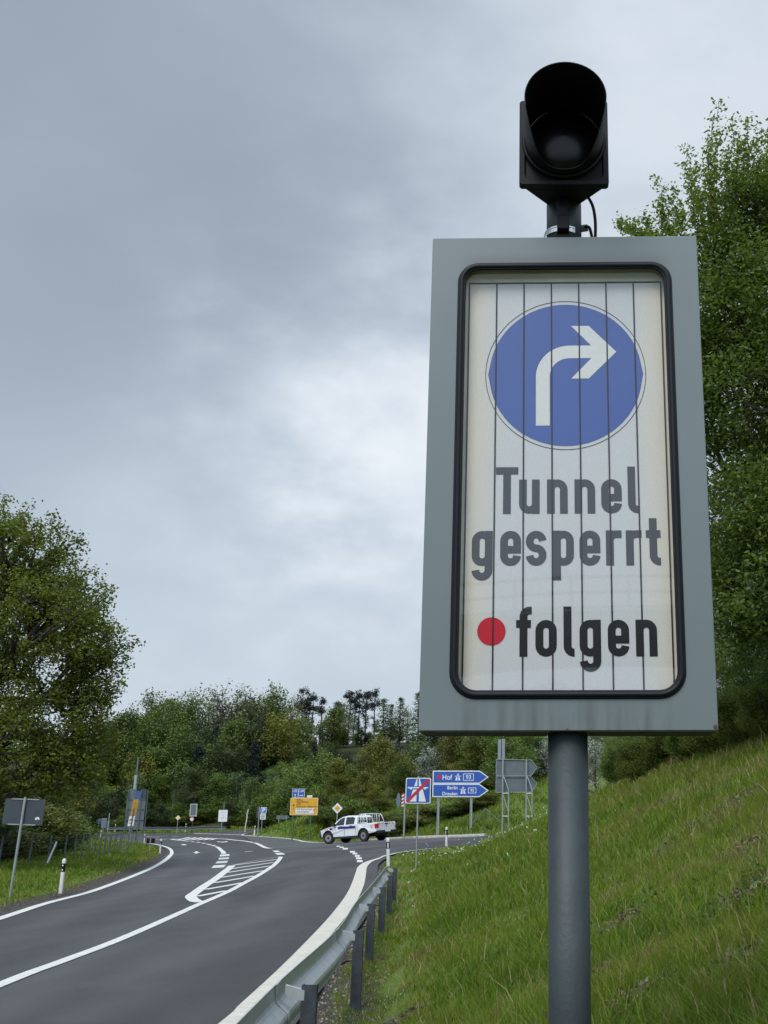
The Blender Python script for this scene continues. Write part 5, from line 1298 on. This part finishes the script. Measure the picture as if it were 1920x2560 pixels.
# ---- near tree on the bank at the right
def big_tree_right():
    Y = 17.5; c = at(2080, 1800, Y); zb = gz(c.x, c.y)
    def L(px, py, dy, rx, ry, rz): q = at(px, py, Y + dy); return (q.x - c.x, q.y - c.y, q.z - zb, rx, ry, rz)
    lobes = [L(2080,900,0,2.3,2.4,2.6), L(1930,760,0,1.2,1.6,1.2), L(2060,560,0,1.2,1.4,1.5), L(1890,640,0,.9,1.1,.8), L(1880,1000,0,1.2,1.7,1.3), L(1880,1250,0,1.0,1.8,1.3), L(2050,1250,1,2.2,2.4,1.7), L(1860,1450,.5,1.0,2.0,1.0),
             L(1990,1520,0,1.9,2.3,1.2), L(1960,450,0,.8,1,.9), L(1800,690,0,.7,1.2,.7), L(1850,520,0,.6,1.0,.7), L(1740,860,.5,.85,1.4,.8), L(1790,820,0,.9,1.5,.8), L(1720,1050,1.5,.9,1.5,1.2), L(1740,1400,2,.9,1.6,1.1), L(2200,1100,0,2.2,2.4,3.2)]
    C = crown_points(lobes, 1500, shell=.2)
    # upright leafy shoots that stick out of the outline
    sh = []; ss = []
    for a, b in (((1800,600),(1796,262)), ((1840,560),(1842,300)), ((1880,520),(1872,300)), ((1790,700),(1715,372)), ((1760,760),(1640,448)), ((1660,600),(1550,555)), ((1720,640),(1575,560)), ((1905,560),(1905,330)), ((1750,640),(1690,470)),
                 ((1830,640),(1770,345)), ((1700,640),(1618,540)), ((1890,700),(1960,320)), ((1840,700),(1765,470)), ((1780,640),(1740,420)), ((1860,640),(1810,400)), ((1930,560),(1935,300)), ((1720,700),(1655,520))):
        for k_ in range(2):
            dy = random.uniform(-.6, .8); j = random.uniform(-12, 12)
            p0 = at(a[0]+j, a[1], Y + dy); p1 = at(b[0]+j*.4 + k_*14, b[1] + k_*60, Y + dy); A = np.array([p0.x-c.x, p0.y-c.y, p0.z-zb]); B = np.array([p1.x-c.x, p1.y-c.y, p1.z-zb])
            n = 14; tt = np.linspace(.1, 1, n)[:, None]; bow = np.array([-.12, 0, 0]) * np.sin(np.pi * tt); P = A + (B-A)*tt + bow + rng.normal(size=(n, 3))*.025; sh.append(P); ss.append((np.concatenate([A[None], P]), np.linspace(.02, .004, n+1)))
    SH = np.concatenate(sh)
    val = .45 + .30 * hnoise(C[:, 0], C[:, 2], 1.6, 3) + .15 * hnoise(C[:, 1], C[:, 2], 3.3, 7)
    top = np.array([-.3, 0, at(2080, 560, Y).z - zb]); segs = branches(C, top, np.array([0, 0, -.5]), .17, 16, 150, twig=.006) + ss
    e = plant('broadleaf_tree', (c.x, c.y, zb), C, val, 120, .17, .088, MAPLE, BARK, segs, 'tall fresh green tree on the bank directly behind the right side of the sign box', 'tree', None, asp=.5)
    V2, Q2, v = leaves_arrays(SH, np.full(len(SH), .72), 26, .07, .082, .48); o = npmesh('leafy_shoots', V2, [Q2], MAPLE, e, {'v': ('FACE', v)})
big_tree_right()

# ---- library of background plants (unit height 10 m), meshes shared by copies
def lib_broad(seed, col_, wide=.36, n=430, size=.29, per=26, sp=.36, low=.12, bark=BARK, shell=.35, tall=1.0):
    r = np.random.default_rng(seed); H = 10; lobes = []
    for k in range(11):
        zz = H * (low + (1 - low) * (k + .5) / 11); w = math.sin(math.pi * min(1, ((k + 1.2) / 12.5)) ** .8) ** .7; a = r.uniform(0, 6.28); d = H * wide * .5 * w
        lobes.append((d*math.cos(a), d*math.sin(a), zz*.95, H*wide*.62*w+.3, H*wide*.62*w+.3, H*.13*r.uniform(.8, 1.4)))
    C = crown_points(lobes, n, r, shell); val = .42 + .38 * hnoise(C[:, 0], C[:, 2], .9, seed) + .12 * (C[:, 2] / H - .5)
    segs = branches(C, np.array([0, 0, H*.8]), np.array([0, 0, -1.]), .15, 9, 40, r, twig=.02)
    return C, val, per, sp, size, col_, bark, segs
def lib_pine(seed, col_):
    r = np.random.default_rng(seed); H = 10; C = []; segs = [(np.array([[0, 0, -1], [r.normal()*.1, 0, 4], [r.normal()*.25, 0, 7.5], [r.normal()*.2, 0, 9.6]]), np.array([.19, .15, .10, .04]))]
    for k in range(24):
        z = 9.7 - 7.2 * r.uniform(0, 1) ** 1.15; a = r.uniform(0, 6.28); l = r.uniform(.35, 1.6) * (1.15 - abs(z - 6.6) / 4.9); tip = np.array([l*math.cos(a), l*math.sin(a), z + r.uniform(-.1, .35)*l])
        segs.append((np.array([[0, 0, z - .2], [tip[0]*.5, tip[1]*.5, z], tip]), np.array([.05, .035, .015])))
        for q in range(int(3 + l * 4 * (1 if z > 6 else .6))): s = r.uniform(.4, 1.1); C.append([tip[0]*s + r.normal()*.12, tip[1]*s + r.normal()*.12, z + .2*l*s + r.normal()*.22])
    for q in range(10): C.append([r.normal()*.25, r.normal()*.25, r.uniform(8.6, 9.9)])
    C = np.array(C); return C, .35 + .3 * r.uniform(-1, 1, len(C)), 15, np.array([.26, .26, .17]), .27, col_, BARKP, segs
def lib_larch(seed, col_, dense_=1.0, w=.20):
    r = np.random.default_rng(seed); H = 10; C = []; segs = [(np.array([[0, 0, -1], [0, 0, 5], [0, 0, 10]]), np.array([.13, .08, .02]))]
    z = 1.6
    while z < 9.8:
        for k in range(5):
            a = r.uniform(0, 6.28); l = H * w * (1.04 - z / H) * r.uniform(.7, 1.2) + .12; tip = np.array([l*math.cos(a), l*math.sin(a), z + .1 - .14*l]); segs.append((np.array([[0, 0, z], tip*[.5, .5, 1], tip]), np.array([.03, .02, .008])))
            for s in np.linspace(.3, 1, max(2, int(3 * l * dense_ + 1))): C.append([tip[0]*s, tip[1]*s, z + r.uniform(-.1, .1)])
        z += r.uniform(.3, .5)
    C = np.array(C); return C, .45 + .35 * r.uniform(-1, 1, len(C)), int(12 * dense_), np.array([.16, .16, .12]), .24, col_, BARKP, segs
def lib_near(seed, col_):
    r = np.random.default_rng(seed); lobes = [(r.uniform(-3.2, 3.2), r.uniform(-3.2, 3.2), r.uniform(1.5, 7.0), r.uniform(2, 3.4), r.uniform(2, 3.4), r.uniform(1.8, 3.0)) for k in range(14)] + [(0, 0, 2.5, 5, 5, 3)]
    C = crown_points(lobes, 900, r, .5); C[:, 2] = np.maximum(C[:, 2], .1); val = .45 + .35 * hnoise(C[:, 0], C[:, 2], .8, seed)
    return C, val, 44, .42, .27, col_, BARK, branches(C, np.array([0, 0, 6.]), np.array([0, 0, -1.]), .15, 9, 40, r, twig=.03)
def LM(n, d, l, t=.25): return leaf_mat(n, d, l, t)
KIN = {
 'mid': [lib_broad(11, LM('mid_green_leaves', (0.030, 0.050, 0.009), (0.115, 0.156, 0.025))), lib_broad(12, LM('mid_green_leaves_b', (0.026, 0.046, 0.009), (0.101, 0.146, 0.027)), .42)],
 'olive': [lib_broad(21, LM('olive_leaves', (0.052, 0.061, 0.009), (0.176, 0.178, 0.025)), .46), lib_broad(22, LM('olive_leaves_b', (0.044, 0.055, 0.009), (0.152, 0.156, 0.024)), .40, low=.2)],
 'dark': [lib_broad(31, LM('dark_leaves', (0.018, 0.029, 0.009), (0.061, 0.083, 0.020)), .36), lib_broad(32, LM('dark_leaves_b', (0.016, 0.026, 0.009), (0.052, 0.074, 0.021)), .40, low=.05)],
 'fresh': [lib_broad(41, LM('fresh_leaves', (0.044, 0.079, 0.011), (0.160, 0.230, 0.032)), .34, low=.04, size=.27), lib_broad(42, LM('fresh_leaves_b', (0.042, 0.073, 0.014), (0.145, 0.208, 0.037)), .44, low=.02, size=.27)],
 'thin': [lib_broad(51, LM('pale_sparse_leaves', (0.062, 0.079, 0.034), (0.188, 0.219, 0.090)), .36, n=300, per=7, sp=.32, size=.30, low=.3, shell=.2)],
 'bare': [lib_broad(52, LM('few_brown_leaves', (0.075, 0.072, 0.039), (0.150, 0.146, 0.074)), .22, n=230, per=2, sp=.2, size=.25, low=.3, shell=.2)],
 'pine': [lib_pine(61, LM('pine_needles', (.012, .020, .016), (.040, .052, .036), .1)), lib_pine(62, LM('pine_needles_b', (.012, .018, .016), (.036, .048, .034), .1)), lib_pine(63, LM('pine_needles_c', (.014, .020, .016), (.040, .050, .036), .1))],
 'larch': [lib_larch(71, LM('larch_needles', (0.037, 0.053, 0.023), (0.106, 0.139, 0.048)), .8)],
 'spruce': [lib_larch(75, LM('spruce_needles', (.008, .016, .012), (.028, .042, .028), .1), 2.2, .26)],
 'blossom': [lib_broad(81, LM('white_blossom', (.10, .13, .07), (.46, .48, .42)), .38, n=330, per=12, size=.26, sp=.26, low=.1)],
 'birch': [lib_broad(85, LM('birch_leaves', (0.044, 0.072, 0.023), (0.131, 0.186, 0.053)), .26, n=300, size=.30, low=.1, bark=BARKB)],
 'nearbush': [lib_near(95, LM('hedge_leaves', (.045, .080, .016), (.150, .205, .045), .4)), lib_near(96, LM('hedge_leaves_b', (.050, .075, .014), (.165, .195, .042), .4))],
 'neartree': [lib_broad(97, LM('hedge_tree_leaves', (.045, .080, .018), (.145, .205, .048), .4), .50, low=.0, n=1000, size=.15, sp=.32, per=50)],
 'bush': [lib_broad(91, LM('bush_leaves', (0.026, 0.050, 0.009), (0.122, 0.170, 0.025)), .62, low=.0, n=420, size=.42, sp=.5), lib_broad(92, LM('bush_leaves_b', (0.036, 0.052, 0.009), (0.137, 0.156, 0.027)), .70, low=.0, n=420, size=.42, sp=.5)],
}
NAMES = {'mid': ('broadleaf_tree', 'mid green broadleaf trees', 'tree'), 'olive': ('broadleaf_tree', 'olive green broadleaf trees', 'tree'), 'dark': ('broadleaf_tree', 'dark green broadleaf trees', 'tree'),
 'fresh': ('young_tree', 'fresh green young trees', 'tree'), 'thin': ('thin_leaved_tree', 'pale thin-leaved trees', 'tree'), 'bare': ('bare_tree', 'nearly bare brown trees', 'tree'), 'pine': ('pine_tree', 'dark pines with bare trunks', 'tree'),
 'larch': ('larch_tree', 'feathery pale larches', 'tree'), 'spruce': ('spruce_tree', 'blackish green spruces', 'tree'), 'blossom': ('blossoming_tree', 'white blossoming trees', 'tree'), 'birch': ('birch_tree', 'slender birches with pale trunks', 'tree'), 'bush': ('bush', 'leafy bushes', 'bush'), 'nearbush': ('bush', 'dense hedge bushes', 'bush'), 'neartree': ('broadleaf_tree', 'small leaved trees', 'tree')}
ROWS = {'behind': 'behind the photographer', 'sky': 'on the hill skyline', 'mid': 'halfway up the hill', 'front': 'in the front tree row', 'edge': 'low at the wood edge', 'right': 'beyond the side road', 'left': 'beyond the left fence', 'bank': 'on the bank crest'}
LMK = [(60, 'near the left edge'), (200, 'behind the small sign backs'), (300, 'behind the tall guide boards'), (400, 'right of the guide boards'), (480, 'above the far sign box'), (555, 'above the notice board'), (640, 'above the parking sign'),
       (760, 'above the yellow sign'), (840, 'above the white diamond'), (900, 'above the truck bed'), (1000, 'left of the sign box'), (1100, 'above the Hof sign'), (1250, 'above the grey arrow boards'), (1500, 'just right of the thick post'), (1900, 'at the right edge')]
SG = {'mid': 'mid green tree', 'olive': 'olive green tree', 'dark': 'dark green tree', 'fresh': 'fresh green young tree', 'thin': 'pale thin-leaved tree', 'bare': 'nearly bare tree', 'pine': 'dark bare-trunked pine', 'larch': 'feathery larch', 'spruce': 'blackish spruce', 'blossom': 'white blossoming tree', 'birch': 'pale-trunked birch', 'bush': 'leafy bush', 'nearbush': 'dense hedge bush', 'neartree': 'small-leaved tree'}
protos = {}
def proto(kind, v):
    if (kind, v) not in protos:
        C, val, per, sp, size, lm, bark, segs = KIN[kind][v]
        V1, Q1 = tubes_arrays(segs, 5); a = npmesh('trunk', V1, [Q1], bark, None, smooth=True)
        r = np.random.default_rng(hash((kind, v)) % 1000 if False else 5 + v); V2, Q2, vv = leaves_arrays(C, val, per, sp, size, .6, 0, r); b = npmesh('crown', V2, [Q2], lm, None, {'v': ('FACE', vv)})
        protos[(kind, v)] = (a, b, [False])
    return protos[(kind, v)]
TREES = []
def tree(kind, px, ytop, Y, row, wide=1.0):
    p = at(px, 2000, Y); z = gz(p.x, p.y); zt = hpx(px, ytop, Y); h = max(1.0, zt - z); TREES.append((kind, px, ytop, Y, row, wide, p.x, p.y, z, h))
sky_list = [('mid',300,1800),('thin',325,1772),('mid',363,1741),('olive',400,1752),('mid',440,1744),('thin',470,1733),('thin',505,1724),('bare',538,1713),('thin',562,1726),('mid',590,1745),('thin',610,1727),('thin',648,1727),('mid',680,1729),('thin',705,1742),
            ('pine',743,1718),('pine',769,1733),('pine',791,1744),('mid',822,1765),('thin',842,1756),('pine',861,1725),('pine',888,1727),('pine',906,1726),('pine',929,1724),('pine',836,1752),('pine',875,1738),('pine',757,1740),('larch',951,1743),('larch',970,1757),('larch',993,1740),('thin',1012,1764),('larch',1040,1727),('larch',1065,1745)]
for k, x, y in sky_list: tree(k, x, y, 245 if k in ('pine',) else (random.uniform(200, 212) if x < 700 else random.uniform(222, 238)), 'sky', {'pine': .95, 'larch': 1.3}.get(k, 1.0))
R2 = random.Random(3)
for x in range(240, 1180, 36):
    k = R2.choice(['dark', 'spruce', 'dark', 'mid'])
    if x < 460: k = R2.choice(['olive', 'olive', 'mid'])
    elif x < 640: k = R2.choice(['dark', 'dark', 'spruce', 'mid'])
    elif x < 740: k = R2.choice(['mid', 'olive', 'mid'])
    y = {True: 1785, False: 1872}[x < 720] + R2.uniform(-14, 30) - (0 if x < 900 else 10)
    tree(k, x + R2.uniform(-12, 12), y, R2.uniform(188, 198), 'mid', 1.0)
for x in range(150, 1180, 30):
    if x < 460: k = R2.choice(['olive', 'mid', 'mid', 'birch']); y = R2.uniform(1825, 1890)
    elif x < 640: k = R2.choice(['dark', 'mid', 'dark', 'spruce']); y = R2.uniform(1845, 1900)
    else: k = R2.choice(['dark', 'mid', 'dark', 'fresh']); y = R2.uniform(1875, 1925)
    tree(k, x + R2.uniform(-10, 10), y, R2.uniform(178, 186), 'mid', 1.0)
for x in range(150, 1000, 28):
    k = R2.choice(['fresh', 'mid', 'fresh', 'dark', 'birch']); y = R2.uniform(1915, 1965) if x > 420 else R2.uniform(1930, 1985)
    Yf_ = 171 if x < 560 else 165
    tree(k, x + R2.uniform(-10, 10), y, Yf_ + R2.uniform(0, 6), 'front', 1.15)
for x in range(160, 760, 30):
    k = 'bush' if R2.random() < .6 else 'dark'; tree(k, x + R2.uniform(-8, 8), R2.uniform(2000, 2030), (166.5 if x < 560 else 152) + R2.uniform(1, 3), 'edge', 1.2)
for x in range(735, 1060, 24): tree(R2.choice(['dark', 'mid', 'dark', 'spruce', 'olive']), x + R2.uniform(-8, 8), R2.uniform(1808, 1850), R2.uniform(236, 243), 'sky', 1.2)
# right of the yellow sign and behind the truck
for k, x, y, Yd in [('bush',690,1955,150),('fresh',720,1945,146),('fresh',790,1965,122),('bush',806,1985,118),('olive',850,1900,128),('fresh',790,1880,140),('fresh',760,1905,145),('olive',905,1930,118),('olive',950,1845,126),('olive',985,1880,118),('mid',1000,1900,112),
                    ('olive',930,1960,112),('blossom',1082,1862,116),('birch',1050,1850,125),('dark',1090,1800,130),('olive',1140,1830,112),('olive',1175,1850,108),('mid',1205,1820,108),('fresh',1250,1795,98),('fresh',1310,1780,96),('fresh',1280,1840,90),('blossom',1372,1830,92),
                    ('dark',1340,1850,94),('mid',1030,1900,120),('olive',1010,1950,112),('bush',850,1985,108),('bush',880,2000,104),('bush',960,2000,106),('bush',1012,2035,86),('bush',1065,2025,90),('bush',1150,2028,86),('bush',1195,2005,88),('bush',1225,1990,84),('bush',930,2030,92),('bush',1100,1960,104),('bush',1210,1930,96)]:
    tree(k, x, y, Yd, 'right', 1.15)
# left edge behind the fence
for k, x, y, Yd in [('bush',-20,2020,56),('dark',30,1960,60),('bush',75,2010,62),('mid',110,1950,68),('bush',140,2020,72),('blossom',175,1990,110),('mid',-60,1950,60),('dark',80,1930,74),('olive',165,1960,90),('dark',215,1960,150),('dark',20,2050,54)]:
    tree(k, x, y, Yd, 'left', 1.25)
# crest of the bank, right of the post
for k, x, y, Yd in [('bush',1600,1835,27),('bush',1665,1790,27),('bush',1740,1770,25),('mid',1735,1640,29),('bush',1800,1730,23),('bush',1875,1700,21),('mid',1830,1560,26),('mid',1925,1540,23),('bush',1945,1690,19.5),('blossom',1490,1838,44),('mid',2010,1560,20),('bush',2040,1680,18),('bush',1560,1850,32),('mid',1660,1650,33),('bush',1620,1760,36)]:
    k = {'bush': 'nearbush', 'mid': 'neartree', 'dark': 'neartree'}.get(k, k); tree(k, x, y, Yd, 'bank', 1.2 if Yd < 35 else 1.0)
for k, x, Yd, hh in [('mid',-30,-46,9),('dark',-22,-42,8),('olive',-15,-45,9),('mid',-8,-44,7.5),('dark',-1,-47,8.5),('mid',6,-43,8),('dark',13,-42,9.5),('mid',20,-40,10),('olive',28,-38,10)]:
    zz = gz(x, Yd); TREES.append((k, x, 0, Yd, 'behind', 1.3, x, Yd, zz, hh))
ORD = ['first', 'second', 'third', 'fourth', 'fifth', 'sixth', 'seventh', 'eighth', 'ninth', 'tenth', 'eleventh', 'twelfth', 'thirteenth', 'fourteenth', 'fifteenth', 'sixteenth']
TREES.sort(key=lambda t_: t_[1]); cnt = {}; tot = {}
BEH = ['leftmost', 'second from the left', 'third from the left', 'fourth from the left', 'in the middle', 'fourth from the right', 'third from the right', 'second from the right', 'rightmost']
def lmk(px, row=''): return f'{BEH[min(8, max(0, int((px + 33) / 7.3)))]} in the mirrored tree row' if row == 'behind' else min(LMK, key=lambda q: abs(q[0] - px))[1]
for t_ in TREES: kk = (t_[0], t_[4], lmk(t_[1], t_[4])); tot[kk] = tot.get(kk, 0) + 1
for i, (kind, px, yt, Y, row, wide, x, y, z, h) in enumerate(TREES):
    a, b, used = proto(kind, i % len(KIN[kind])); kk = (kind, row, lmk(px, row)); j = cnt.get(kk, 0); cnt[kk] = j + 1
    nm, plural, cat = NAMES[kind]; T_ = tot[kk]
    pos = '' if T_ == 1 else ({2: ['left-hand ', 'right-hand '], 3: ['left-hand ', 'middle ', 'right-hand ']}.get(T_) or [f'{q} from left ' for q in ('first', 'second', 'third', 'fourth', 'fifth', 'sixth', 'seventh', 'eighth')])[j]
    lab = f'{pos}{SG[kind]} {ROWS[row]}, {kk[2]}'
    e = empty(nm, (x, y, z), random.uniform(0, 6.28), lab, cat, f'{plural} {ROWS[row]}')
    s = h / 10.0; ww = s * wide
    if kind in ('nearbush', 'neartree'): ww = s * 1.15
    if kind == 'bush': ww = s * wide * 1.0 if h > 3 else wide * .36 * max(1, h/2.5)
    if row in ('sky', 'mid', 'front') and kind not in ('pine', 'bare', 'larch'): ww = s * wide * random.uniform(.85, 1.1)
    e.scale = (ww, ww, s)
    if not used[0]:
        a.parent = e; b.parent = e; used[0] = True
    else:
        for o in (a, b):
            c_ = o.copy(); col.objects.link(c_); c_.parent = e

# ================================================================ grass, flowers, stones
def grass_mat(name):
    m = bpy.data.materials.new(name); m.use_nodes = True; t = m.node_tree; t.nodes.clear()
    o = t.nodes.new('ShaderNodeOutputMaterial'); a = t.nodes.new('ShaderNodeAttribute'); a.attribute_name = 'v'
    rp = t.nodes.new('ShaderNodeValToRGB'); rp.color_ramp.elements[0].color = (.040, .080, .007, 1); rp.color_ramp.elements[1].color = (.34, .29, .15, 1); rp.color_ramp.elements[0].position = 0
    for p_, c_ in ((.3, (.085, .150, .010, 1)), (.52, (.150, .215, .016, 1)), (.70, (.175, .19, .034, 1)), (.86, (.165, .13, .055, 1))): e_ = rp.color_ramp.elements.new(p_); e_.color = c_
    t.links.new(a.outputs['Fac'], rp.inputs[0])
    d = t.nodes.new('ShaderNodeBsdfPrincipled'); d.inputs['Roughness'].default_value = .6; d.inputs['Specular IOR Level'].default_value = .25; t.links.new(rp.outputs[0], d.inputs['Base Color'])
    tr = t.nodes.new('ShaderNodeBsdfTranslucent'); t.links.new(rp.outputs[0], tr.inputs[0]); mx = t.nodes.new('ShaderNodeMixShader'); mx.inputs[0].default_value = .42
    t.links.new(d.outputs[0], mx.inputs[1]); t.links.new(tr.outputs[0], mx.inputs[2]); t.links.new(mx.outputs[0], o.inputs[0]); return m
GM = grass_mat('grass_blades')
def grass(n, ylo, yhi, xr, secs, hmin, name):
    r = rng; Y = ylo * (yhi / ylo) ** r.uniform(0, 1, n); X = Y * r.uniform(xr[0], xr[1], n)
    tf = r.uniform(0, 1, n) < .45; nt_ = n // 34; src = r.integers(0, nt_, n); sp_ = np.clip(Y[src] * .008, .03, .3)
    X = np.where(tf, X[src] + r.normal(0, 1, n) * sp_, X); Y = np.where(tf, Y[src] + r.normal(0, 1, n) * sp_, Y); tv = r.normal(0, 1, nt_)[src] * tf
    z, d, k, ins = ground_full(X, Y)
    keep = ~ins & np.isin(k, secs)
    thr = np.where(k == 3, .72 - .55 * smooth((Y - 8) / 6), .75)
    ed = smooth((d - thr * .4) / (thr * 1.0)); keep &= r.uniform(0, 1, n) < ed
    keep &= ~((k == 3) & (d > 16)); keep &= ~((k == 0) & (d > 30)); keep &= ~((k == 1) & (d > 9)); keep &= ~((k == 2) & (d > 18))
    # worn patches on the bank
    pn = hnoise(X, Y, 1.1, 9) * .6 + hnoise(X, Y, 3.7, 2) * .4; bare = (k == 3) & (pn > .42) & (X > 1.0); keep &= ~(bare & (r.uniform(0, 1, n) < .75))
    ks_ = r.uniform(0, 1, n) > spot(X, Y) * .93; keep = keep & ks_
    X, Y, z, d, k, pn, tv, tf = (q[keep] for q in (X, Y, z, d, k, pn, tv, tf)); n = len(X)
    lush = hnoise(X, Y, .45, 6) + .4 * hnoise(X, Y, 1.9, 8)
    h = (hmin + .07 * r.uniform(0, 1, n) ** 2 + .06 * np.clip(lush, 0, 1)) * np.where(Y > 15, 1.3, 1) * np.clip(d / 1.5, .5, 1) * (1 + .22 * tv * tf + .25 * tf)
    stalk = (r.uniform(0, 1, n) < .007) & (k == 3); h = np.where(stalk, h * 1.5 + .05, h)
    w = np.maximum(.0035, Y * .00042) * r.uniform(.6, 1.4, n)
    a = r.uniform(0, 6.283, n); dx, dy = np.cos(a) * w, np.sin(a) * w; lean = r.normal(0, .5, (n, 2)) * h[:, None]; lean[:, 0] -= .05 * h
    P = np.stack([X, Y, z - .01], -1)
    v0 = P + np.stack([dx, dy, 0*h], -1); v1 = P - np.stack([dx, dy, 0*h], -1)
    M_ = P + np.stack([lean[:, 0]*.35, lean[:, 1]*.35, h*.58], -1); v2 = M_ - np.stack([dx, dy, 0*h], -1)*.7; v3 = M_ + np.stack([dx, dy, 0*h], -1)*.7
    v4 = P + np.stack([lean[:, 0], lean[:, 1], h], -1)
    V = np.stack([v0, v1, v2, v3, v4], 1).reshape(-1, 3); b = np.arange(n) * 5
    Q = np.stack([b, b+1, b+2, b+3], -1); T3 = np.stack([b+3, b+2, b+4], -1)
    v = .46 + .20 * hnoise(X, Y, .8, 3) + .14 * hnoise(X, Y, 3.3, 5) + r.normal(0, .09, n) + .09 * tv - .05 + np.where((k == 3) & (X > .3), (.13 + .10 * hnoise(X, Y, 2.2, 4)) * smooth((X - .3) / 2.5) + .14 * (pn > .1), 0)
    v = np.where(r.uniform(0, 1, n) < .045, .97, v)
    v = np.where(stalk, r.uniform(.78, 1, n), v); v = np.where(d < 1.3, v + .14, v)
    tag(npmesh(name, V, [Q, T3], GM, None, {'v': ('FACE', np.concatenate([v, v]))}), 'green and yellowish grass blades covering the verges and the bank', 'grass', kind='stuff')
grass(520000, 2.2, 75, (-.62, .30), (0, 2, 3), .07, 'grass')
grass(150000, 66, 175, (-.52, .02), (0, 1, 2), .16, 'meadow_grass')
# dandelion clocks and daisies along the crest
DAN = mat('dandelion_seed', (.62, .62, .56), .9)
n = 700; Yq = rng.uniform(22, 56, n); Xq = Yq * rng.uniform(-.13, .04, n); zq, dq, kq, iq = ground_full(Xq, Yq)
kp = (~iq) & (kq == 3) & (dq > .8) & (rng.uniform(0, 1, n) < np.where(Yq > 38, .45, .06)); C = np.stack([Xq, Yq, zq + rng.uniform(.2, .42, n)], -1)[kp]
V2, Q2, v = leaves_arrays(C, np.full(len(C), .5), 8, .010, .028, .9); tag(npmesh('dandelions', V2, [Q2], DAN), 'white dandelion clocks scattered over the far part of the grass bank', 'flowers', kind='stuff')
# broad-leaved weeds in the grass
WD = leaf_mat('weed_leaves', (.03, .06, .01), (.085, .15, .03), .25)
n = 420; Yq = 3.5 * (40/3.5) ** rng.uniform(0, 1, n); Xq = Yq * rng.uniform(-.14, .26, n); zq, dq, kq, iq = ground_full(Xq, Yq); kp = (~iq) & (kq == 3) & (dq > 1.5) & (dq < 12) & (hnoise(Xq, Yq, .7, 12) > .1)
C = np.stack([Xq, Yq, zq + .05], -1)[kp]; V2, Q2, v = leaves_arrays(C, rng.uniform(.2, .8, len(C)), 16, np.array([.06, .06, .03]), .045, .45); tag(npmesh('weeds', V2, [Q2], WD, None, {'v': ('FACE', v)}), 'broad-leaved weeds dotted through the grass of the bank', 'weeds', kind='stuff')
# dead leaves and bark lying in the bare spots
LIT = leaf_mat('dead_leaves', (.035, .022, .014), (.20, .15, .11), .1)
LP = []
for (sx, sy), r_ in SPOTS:
    m_ = int(900 * r_) + 60; LP.append(np.stack([rng.normal(sx, r_ * .5, m_), rng.normal(sy, r_ * .7, m_)], -1))
LP = np.concatenate(LP); C = np.stack([LP[:, 0], LP[:, 1], ground_full(LP[:, 0], LP[:, 1])[0] + .015], -1)
V2, Q2, v = leaves_arrays(C, rng.uniform(0, 1, len(C)), 3, np.array([.03, .03, .008]), .045, .5); tag(npmesh('leaf_litter', V2, [Q2], LIT, None, {'v': ('FACE', v)}), 'dead brown leaves lying in the bare spots of the grass bank', 'leaf litter', kind='stuff')
# gravel and bark chips below the guardrail and on the left shoulder
def gravelmat():
    m = bpy.data.materials.new('stone_chips'); m.use_nodes = True; t = m.node_tree; b = t.nodes['Principled BSDF']; a = t.nodes.new('ShaderNodeAttribute'); a.attribute_name = 'v'
    rp = t.nodes.new('ShaderNodeValToRGB'); rp.color_ramp.elements[0].color = (.022, .018, .015, 1); rp.color_ramp.elements[1].color = (.28, .25, .21, 1); e_ = rp.color_ramp.elements.new(.7); e_.color = (.065, .055, .046, 1)
    t.links.new(a.outputs['Fac'], rp.inputs[0]); t.links.new(rp.outputs[0], b.inputs['Base Color']); b.inputs['Roughness'].default_value = .85; return m
n = 90000; Yq = 3. * (40/3.) ** rng.uniform(0, 1, n); Xq = np.interp(Yq, [3, 12, 20, 28, 40], [-1.3, -1.9, -2.7, -3.4, -5.2]) + rng.uniform(-.9, 1.0, n); 
zq, dq, kq, iq = ground_full(Xq, Yq); kp = (~iq) & (kq == 3) & (dq < 1.5 - .8 * smooth((Yq - 9) / 7)) & (rng.uniform(0, 1, n) < np.clip(1.5 - .8 * smooth((Yq - 9) / 7) - dq + .1, .05, 1))
C = np.stack([Xq, Yq, zq], -1)[kp]; n = len(C)
base_t = np.array([[1, 0, 0], [-.5, .87, 0], [-.5, -.87, 0], [0, 0, .8]]); sz = (.006 + .012 * rng.uniform(0, 1, n) ** 2) * np.clip(C[:, 1] / 9, 1, 2.2)
Vt = base_t[None] * rng.uniform(.5, 1.5, (n, 4, 3)); an = rng.uniform(0, 6.28, n); cs_, sn_ = np.cos(an), np.sin(an)
Vt = np.stack([Vt[..., 0]*cs_[:, None] - Vt[..., 1]*sn_[:, None], Vt[..., 0]*sn_[:, None] + Vt[..., 1]*cs_[:, None], Vt[..., 2]], -1) * sz[:, None, None] + C[:, None]
b = np.arange(n)[:, None] * 4; Tq = np.concatenate([b + np.array([[0, 1, 3]]), b + np.array([[1, 2, 3]]), b + np.array([[2, 0, 3]])]); vv = np.tile(rng.uniform(0, 1, n) ** 1.6, 3)
tag(npmesh('gravel', Vt.reshape(-1, 3), [Tq], gravelmat(), None, {'v': ('FACE', vv)}), 'brown grey stone chips along the foot of the guardrail', 'gravel', kind='stuff')
